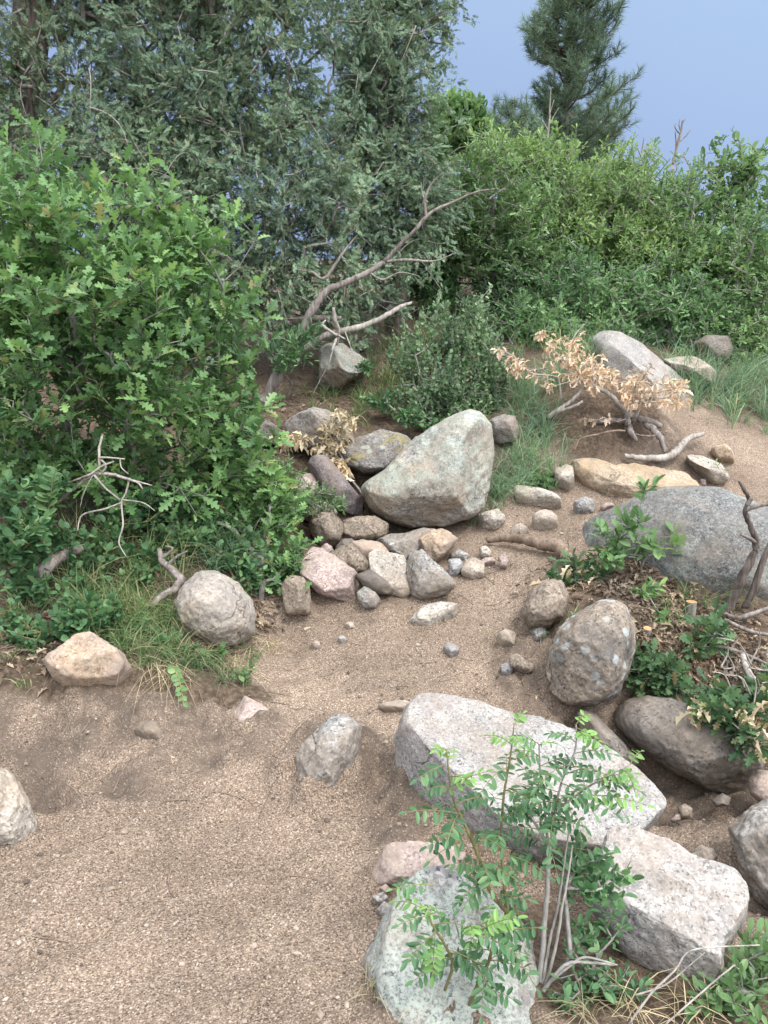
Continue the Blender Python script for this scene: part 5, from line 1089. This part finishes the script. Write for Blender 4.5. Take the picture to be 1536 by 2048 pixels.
STEMS = [  # px, py, distance ; radii ; side of leaves starts at fraction
 ([(1078,2005,1.62),(1085,1900,1.66),(1095,1760,1.70),(1096,1700,1.72),(1078,1660,1.72),(1040,1600,1.70)], [.008,.0075,.0065,.005,.004,.002], .62, B_STEM),
 ([(1096,1700,1.72),(1092,1640,1.74),(1086,1590,1.75),(1080,1540,1.76),(1078,1490,1.77)], [.004,.0035,.003,.0025,.0015], .25, B_STEM),
 ([(1092,1770,1.71),(1102,1680,1.72),(1112,1610,1.73),(1125,1560,1.74),(1150,1500,1.75),(1152,1450,1.76)], [.004,.0035,.003,.003,.0025,.0015], .3, B_STEM),
 ([(1112,1620,1.73),(1160,1585,1.72),(1200,1560,1.70),(1260,1530,1.68)], [.003,.0028,.0022,.0012], .2, B_STEM),
 ([(1040,1850,1.66),(985,1790,1.64),(960,1720,1.63),(935,1660,1.63),(905,1590,1.63),(893,1500,1.64)], [.006,.005,.0045,.004,.003,.0015], .25, B_GREEN),
 ([(1012,1830,1.66),(1008,1760,1.67),(1002,1680,1.68),(1008,1590,1.69),(1020,1520,1.70),(1028,1450,1.71)], [.0045,.004,.0035,.003,.0025,.0015], .15, B_GREEN),
 ([(930,2030,1.52),(960,1960,1.50),(978,1920,1.50),(985,1870,1.50),(960,1850,1.49)], [.005,.005,.004,.003,.0015], .2, B_GREEN),
 ([(890,1980,1.50),(905,1930,1.49),(890,1890,1.48),(865,1850,1.48),(850,1810,1.48)], [.004,.0035,.003,.0025,.0015], .2, B_GREEN),
 ([(1085,1990,1.62),(1110,1900,1.64),(1125,1810,1.66),(1135,1760,1.68),(1145,1690,1.7)], [.0045,.004,.0035,.003,.002], 2, B_STEM),
 ([(1082,1990,1.62),(1100,1880,1.66),(1118,1800,1.68),(1140,1640,1.72)], [.004,.0035,.003,.0015], 2, B_STEM),
 ([(1085,1985,1.6),(1130,1930,1.6),(1180,1925,1.6),(1230,1930,1.6)], [.005,.0045,.004,.002], 2, B_STEM),
 ([(1080,1985,1.61),(1105,1960,1.6),(1135,1935,1.6),(1170,1915,1.6),(1235,1930,1.58)], [.004,.004,.0035,.003,.0015], 2, B_STEM),
]
groups = {}
lm, ly = MB(), MB(); rs_ = MB()
for si, (pts, rads, f0, mt) in enumerate(STEMS):
    m = MB(); Q = stick(pts, rads, m, 7, sub=8, wob=.12, seed=si, rough=.08); m.build('stem', mt, root, smooth=True)
    if f0 > 1: continue
    n = len(Q); L_ = np.linalg.norm(np.diff(Q, axis=0), axis=1).sum(); cnt = int(L_ * (1 - f0) / .036) + 3
    for j, f in enumerate(np.linspace(f0, 1.0, cnt)):
        b = Q[min(n - 1, int(f * (n - 1)))]; a = j * 2.4 + si
        tipness = max(0, (f - .72) / .28)
        d = np.array([math.cos(a), math.sin(a) * .8 - .15, .35 + .5 * tipness])
        ln = .115 * r_.uniform(.75, 1.2) * (1 - .45 * tipness); pr = int(r_.integers(5, 8))
        pinnate(ly if f > .86 else lm, rs_, b, d, ln, pr, .036 * (1 - .35 * tipness), r_, droop=r_.uniform(.3, 1.1))
# named single leaves seen in the photograph
for (px, py, Y), (qx, qy, qY), pr, ll, yng in [((925,1630,1.62),(815,1612,1.56),7,.038,0),((1090,1855,1.50),(950,1870,1.46),10,.036,0),((960,1860,1.46),(1040,1830,1.44),9,.034,1),((870,1862,1.47),(866,1935,1.43),9,.034,1),((940,1850,1.46),(945,1870,1.42),6,.03,1),
      ((870,1770,1.5),(785,1775,1.46),8,.03,0),((880,1590,1.62),(975,1530,1.58),7,.034,1),((1160,1590,1.7),(1290,1600,1.66),9,.034,1),((1190,1560,1.7),(1270,1545,1.68),8,.032,1),((1005,1640,1.66),(1060,1610,1.62),7,.036,0),((940,1860,1.46),(1030,1905,1.42),8,.036,0),((900,1900,1.46),(985,1945,1.43),7,.036,0),((870,1830,1.48),(800,1850,1.45),7,.03,0),((890,1530,1.63),(840,1560,1.6),6,.034,0),((1080,1490,1.76),(1030,1470,1.72),6,.03,0),((1152,1455,1.76),(1200,1490,1.72),7,.034,1),((1125,1560,1.74),(1060,1545,1.70),7,.034,0),((1140,1530,1.74),(1225,1565,1.70),8,.034,0),((1092,1640,1.74),(1160,1650,1.69),7,.034,0),((1086,1590,1.75),(1010,1580,1.7),7,.034,0),((1200,1560,1.70),(1240,1620,1.66),7,.032,0),((1050,1620,1.7),(985,1625,1.66),7,.034,0),((960,1720,1.63),(1030,1760,1.6),8,.034,0),((935,1660,1.63),(860,1690,1.6),8,.034,0),((975,1750,1.64),(920,1800,1.58),7,.034,0),((985,1870,1.5),(1080,1850,1.47),9,.034,0),((978,1920,1.5),(1060,1940,1.46),7,.034,0),((900,1930,1.49),(830,1960,1.45),6,.034,0),((985,1790,1.64),(1060,1800,1.6),7,.034,0)]:
    p, q = at(px, py, Y), at(qx, qy, qY); pinnate(ly if yng else lm, rs_, p, q - p + np.array([0, 0, .02]), np.linalg.norm(q - p) * 1.05, pr, ll, r_, droop=.35)
rs_.build('leaf_stalks', B_GREEN, root)
lm.build('foliage', G_LOC, root); ly.build('young_leaves', G_LOCY, root)
sprout('small round leaved bush left of the white speckled boulder', [(1180,1720,1.72,48,30),(1165,1760,1.70,45,28),(1220,1750,1.70,40,25),(1235,1790,1.70,22,12),(1160,1690,1.74,20,25)], 34, at(1120, 1960, 1.66), 95, name='low_shrub', tm=ROUND, size=.025, mat=G_SNOW, k=7, length=.06, cat='shrub', bark=B_STEM)
sprout('green undergrowth in the gap before the white speckled boulder', [(1170,1880,1.68,50,35),(1210,1850,1.72,40,40),(1190,1960,1.6,60,25),(1260,1960,1.62,50,20),(1150,1990,1.56,45,30)], 60, at(1180, 1990, 1.6), 96, name='low_plant', tm=OVAL, size=.027, mat=G_SNOW, k=6, length=.06)
sprout('leafy plant in the bottom right corner', [(1500,1960,1.62,50,50),(1440,2010,1.55,55,35),(1530,1900,1.68,30,50)], 70, at(1490, 2060, 1.56), 97, name='low_plant', tm=OVAL, size=.034, mat=G_LITE, k=6, length=.07)
wood('dead_twig', 'pale dead twigs lying across the bottom right corner', 'twigs', [([(1250,2060,1.5),(1300,1990,1.52),(1350,1940,1.54),(1375,1905,1.55),(1420,1895,1.55),(1520,1890,1.55)], [.0025,.0025,.0022,.002,.0016,.0012]), ([(1470,1930,1.58),(1420,1970,1.55),(1330,2050,1.5)], [.002,.002,.002]), ([(1270,1990,1.54),(1330,1970,1.55),(1380,1930,1.56),(1410,1905,1.56)], [.002,.0018,.0015,.001])], B_DEAD, (1350,1990,1.54))

# ------------------------------------------------------------------ grass
def blades(mb, base, dirs, L, w, bend, r_):
    """curved ribbons; base (M,3), dirs (M,3) starting direction"""
    M = len(base); t = np.linspace(0, 1, 5)
    hor = unit(np.stack([dirs[:, 0] + r_.normal(size=M) * .3, dirs[:, 1] + r_.normal(size=M) * .3, np.zeros(M)], -1))
    C = base[:, None] + dirs[:, None] * (L[:, None] * t)[..., None] + hor[:, None] * (bend * L)[:, None, None] * (t ** 2)[None, :, None] * .6 - np.array([0, 0, 1.0]) * ((bend * L)[:, None] * t[None] ** 2.4)[..., None] * .55
    s = unit(np.cross(dirs, hor + np.array([0, 0, .3]) + r_.normal(size=(M, 3)) * .4))
    wd = w[:, None] * np.array([.8, 1, .85, .55, .05])[None]
    v = np.stack([C - s[:, None] * wd[..., None], C + s[:, None] * wd[..., None]], 2).reshape(M * 10, 3)
    j = np.arange(4) * 2; q = np.stack([j, j + 1, j + 3, j + 2], -1)
    mb.add(v, (q[None] + (np.arange(M) * 10)[:, None, None]).reshape(-1, 4))
def grass_at(mb, spots, r_, wid=.0018):
    for px, py, rx, ry, n, L, bend in spots:
        c = ground(px, py); k = np.linalg.norm(c - CAM) / F
        nt = max(2, n // 14); tx = c[0] + r_.normal(size=nt) * rx * k * .5; ty = c[1] + r_.normal(size=nt) * ry * .5
        i = r_.integers(0, nt, n); x = tx[i] + r_.normal(size=n) * .018; y = ty[i] + r_.normal(size=n) * .018
        b = np.stack([x, y, gheight(x, y) - .005], -1); a = r_.uniform(0, 6.28, n); lean = np.abs(r_.normal(size=n)) * .38
        d = unit(np.stack([np.cos(a) * lean, np.sin(a) * lean - .1, np.ones(n)], -1))
        blades(mb, b, d, L * r_.uniform(.45, 1.15, n), wid * r_.uniform(.6, 1.3, n), bend * r_.uniform(.3, 1.5, n), r_)
r_ = np.random.default_rng(66)
def grass(label, spots, mat, wid=.0018, mult=1.1):
    m = MB(); grass_at(m, [(q[0], q[1], q[2], q[3], int(q[4] * mult), *q[5:]) for q in spots], r_, wid); o = m.build('grass', mat); tag(o, label, 'grass', kind='stuff'); return o
grass('green grass growing among the plants on the left bank', [(250,1290,70,.12,260,.20,.8),(330,1330,70,.08,150,.16,1.0),(420,1340,60,.08,120,.13,1.2),(200,1150,70,.25,240,.28,.6),(260,1220,60,.2,260,.24,.7),(100,1180,90,.3,120,.25,.7),(150,1020,80,.4,80,.55,.5),(500,1320,40,.08,60,.12,1.2),(60,1340,60,.1,60,.12,1),(290,1180,40,.15,90,.25,.7),(340,1260,40,.1,120,.24,.9),(180,1250,90,.25,140,.36,.7),(400,1330,70,.06,140,.18,1.2),(130,1130,90,.3,140,.42,.5),(350,1130,60,.3,140,.34,.7),(300,1250,60,.1,160,.26,.8)], G_GRASS)
grass('tuft of blue green grass behind the spherical boulder', [(455,1125,40,.15,330,.34,.9),(430,1090,30,.15,120,.34,.8)], G_GRASSB)
grass('blue green grass right of the big triangular boulder', [(1010,975,45,.2,260,.30,1.0),(1050,940,40,.2,200,.28,1.0),(990,1000,22,.12,130,.26,1.1),(1075,900,50,.25,260,.30,.9),(1060,860,45,.25,220,.34,.8),(1040,800,60,.4,320,.40,.8),(1090,780,60,.3,240,.42,.7),(1150,730,80,.5,240,.45,.7)], G_GRASSB, .0022)
grass('tall grass on the slope below the right hand oaks', [(1420,790,60,.5,380,.42,.9),(1490,800,70,.5,420,.42,.9),(1530,760,60,.6,300,.45,.9),(1440,760,60,.4,260,.42,.8),(1380,800,40,.3,180,.30,.8),(1240,720,50,.4,200,.4,.7),(1500,830,60,.25,160,.2,.9),(1560,820,50,.4,160,.3,.9)], G_GRASSB, .0026)
grass('thin dry and green grass under the junipers', [(760,770,90,.7,420,.28,.8),(820,740,60,.7,260,.34,.8),(700,800,80,.4,220,.22,.8),(640,800,60,.4,120,.2,.8),(870,620,80,1.2,360,.5,.6),(940,560,90,1.2,360,.55,.6),(780,660,60,.8,160,.4,.7),(1100,690,120,.8,300,.45,.7),(960,860,50,.2,120,.2,.9)], G_GRASS, .0028)
grass('little grass blades at the foot of the big triangular boulder', [(865,1062,12,.04,14,.16,.4),(845,1066,6,.03,6,.14,.4),(940,1045,25,.05,40,.12,1),(1230,1105,30,.1,50,.13,.7),(1130,1255,20,.1,40,.1,.8),(1400,1225,60,.15,70,.22,.9),(1330,1160,50,.15,40,.18,.8)], G_LITE, .0022)
grass('dry straw tuft left of the crusty lichen boulder', [(760,1990,22,.05,90,.10,.9),(790,1985,16,.04,50,.10,.9)], G_STRAW, .0011)
grass('green blades inside the dry straw tuft', [(775,1985,18,.04,40,.09,.7)], G_GRASS, .0012)
grass('dry straw scattered under the white speckled boulder', [(1180,2030,50,.05,30,.18,2.2),(1300,2010,60,.06,45,.2,2.2),(1350,2000,50,.05,30,.18,2.0),(450,1330,50,.08,80,.14,2.0),(300,1340,80,.06,90,.14,2.2),(530,1290,30,.06,60,.14,2.2),(820,1020,60,.1,0,.1,1),(850,2030,40,.04,24,.16,1.2),(200,1230,120,.3,90,.24,1.4),(330,1200,80,.3,70,.24,1.4),(420,1330,60,.06,80,.18,1.6)], G_STRAW, .0012)

# ------------------------------------------------------------------ litter and gravel
def ground_scatter(n, x0, x1, y0, y1, fn, r_):
    x = r_.uniform(x0, x1, n); y = y0 + (y1 - y0) * r_.uniform(0, 1, n) ** 1.5
    k = r_.uniform(0, 1, n) < fn(x, y); return x[k], y[k]
dm = lambda x, y: samplemask(duff, x, y); bk_ = lambda x, y: samplemask(bank, x, y)
r_ = np.random.default_rng(88)
OCT = (np.array([(1,0,0),(0,1,0),(-1,0,0),(0,-1,0),(.2,.1,1),(.1,-.1,-1)], float), np.zeros((0, 4), int), np.array([(0,1,4),(1,2,4),(2,3,4),(3,0,4),(1,0,5),(2,1,5),(3,2,5),(0,3,5)]))
def pebble_mat():
    m, N, L = new_mat('grit_pebble'); out = N.new('ShaderNodeOutputMaterial'); geo = N.new('ShaderNodeNewGeometry')
    r = ramp(N, [(0, (.065, .050, .042)), (.3, (.150, .114, .088)), (.65, (.245, .193, .150)), (.9, (.30, .248, .198)), (1, (.36, .312, .26))]); L.new(geo.outputs['Random Per Island'], r.inputs[0])
    p = N.new('ShaderNodeBsdfPrincipled'); L.new(r.outputs[0], p.inputs['Base Color']); p.inputs['Roughness'].default_value = .85; p.inputs['Specular IOR Level'].default_value = .2; L.new(p.outputs[0], out.inputs[0]); return m
PM = pebble_mat()
_iv, _if = ico(1)
_iv = _iv * (1 + .22 * np.random.default_rng(4).normal(size=(len(_iv), 1)).clip(-1, 1))
CHIP = (_iv, np.zeros((0, 4), int), _if)
def gravel(label, n, smin, smax, x0, x1, y0, y1, pw=2.2, tm=OCT):
    patch = lambda x, y: np.clip(1.0 - dm(x, y), 0.02, 1) * np.clip(.45 + .55 * fbm(np.stack([x, y, 0 * x], -1), 1.6, 3, off=4), .05, 1) * (1 - .5 * bk_(x, y))
    x, y = ground_scatter(n, x0, x1, y0, y1, patch, r_); M = len(x)
    s = smin + (smax - smin) * r_.uniform(0, 1, M) ** pw
    q = unit(r_.normal(size=(M, 3))); q[:, 2] *= .4; z = unit(np.array([0, 0, 1.0]) + r_.normal(size=(M, 3)) * .35)
    m = MB(); m.scatter(tm, frames(q, z), np.stack([x, y, gheight(x, y) + s * .25], -1), s[:, None] * np.stack([r_.uniform(.7, 1.2, M), r_.uniform(.6, 1.1, M), r_.uniform(.35, .7, M)], -1))
    o = m.build('gravel', PM); tag(o, label, 'gravel', kind='stuff')
gravel('fine pale grit strewn over the trail', 52000, .0016, .0060, -1.5, 1.7, 1.35, 4.2, 3.0)
gravel('coarser pebbles strewn over the trail', 4600, .0045, .014, -2.0, 2.6, 1.4, 6.2, 3.2, tm=CHIP)
gravel('grit on the upper trail beyond the stone pile', 12000, .003, .008, -.5, 4.0, 3.8, 6.5, 2.0)
def litter(label, n, spots, tmpl, size, mat):
    m = MB()
    for px, py, rx, ry in spots:
        c = ground(px, py); x = c[0] + r_.normal(size=n) * rx * .5; y = c[1] + r_.normal(size=n) * ry * .5
        z = unit(np.array([0, 0, 1.0]) + r_.normal(size=(n, 3)) * .7); d = r_.normal(size=(n, 3)); d[:, 2] *= .25
        m.scatter(tmpl, frames(d, z), np.stack([x, y, gheight(x, y) + r_.uniform(.003, .03, n)], -1), size * r_.uniform(.5, 1.2, n))
    o = m.build('leaf_litter', mat); tag(o, label, 'leaf litter', kind='stuff')
litter('brown dead leaves covering the debris mound at right', 420, [(1300,1200,.5,.3),(1250,1160,.35,.2),(1380,1260,.4,.25),(1430,1320,.35,.2),(1330,1300,.3,.15),(1480,1360,.25,.15)], CURL, .05, G_LITTER)
litter('dead leaves scattered at the edges of the trail', 16, [(870,1195,.5,.2),(830,1190,.3,.1),(1090,1400,.25,.15),(1020,1360,.3,.2),(580,1240,.15,.1),(1240,1600,.3,.2),(1080,1130,.4,.2),(950,1380,.5,.2),(1080,1720,.15,.1)], CURL, .026, G_LITTER)
litter('dead leaves under the oak and junipers', 120, [(640,790,.6,.6),(250,1000,1.0,.6),(100,1250,.5,.25),(560,840,.4,.4),(300,1200,.4,.3),(500,1230,.15,.15),(60,1330,.35,.1),(800,750,.7,.7)], CURL, .05, G_LITTER)
def twig_litter(label, spots, n, lmax):
    m = MB()
    for px, py, rx, ry in spots:
        c = ground(px, py)
        for _ in range(n):
            x, y = c[0] + r_.normal() * rx * .5, c[1] + r_.normal() * ry * .5; a = r_.uniform(0, 6.28); l = lmax * r_.uniform(.3, 1); t = np.linspace(-.5, .5, 5); bend = r_.normal() * .15
            X = x + l * t * math.cos(a) - bend * l * t * t * 4 * math.sin(a) * .4; Y = y + l * t * math.sin(a) + bend * l * t * t * 4 * math.cos(a) * .4
            rr = l * r_.uniform(.008, .016) + .0008
            m.tube(np.stack([X, Y, gheight(X, Y) + rr * 1.2], -1), np.linspace(rr, rr * .5, 5), 5)
    o = m.build('twig_litter', B_ROOT); tag(o, label, 'twigs', kind='stuff')
twig_litter('fine brown twigs scattered over the trail', [(300,1700,.9,.7),(700,1650,.6,.4),(650,1330,.5,.2),(900,1200,.5,.2),(1000,1380,.3,.2),(150,1560,.5,.3),(1080,1140,.3,.2),(400,1900,.7,.3),(850,1350,.4,.3),(520,1430,.4,.2),(250,1500,.6,.2),(1090,1380,.2,.2)], 13, .13)
twig_litter('twigs and needles tangled in the debris mound', [(1300,1220,.45,.3),(1400,1290,.4,.25),(1250,1150,.3,.2),(1440,1350,.3,.15),(1350,1250,.4,.3)], 60, .2)
twig_litter('fallen twigs and needles below the junipers', [(640,790,.6,.6),(560,840,.5,.4),(760,760,.6,.6),(800,950,.4,.2),(100,1290,.5,.2)], 30, .22)
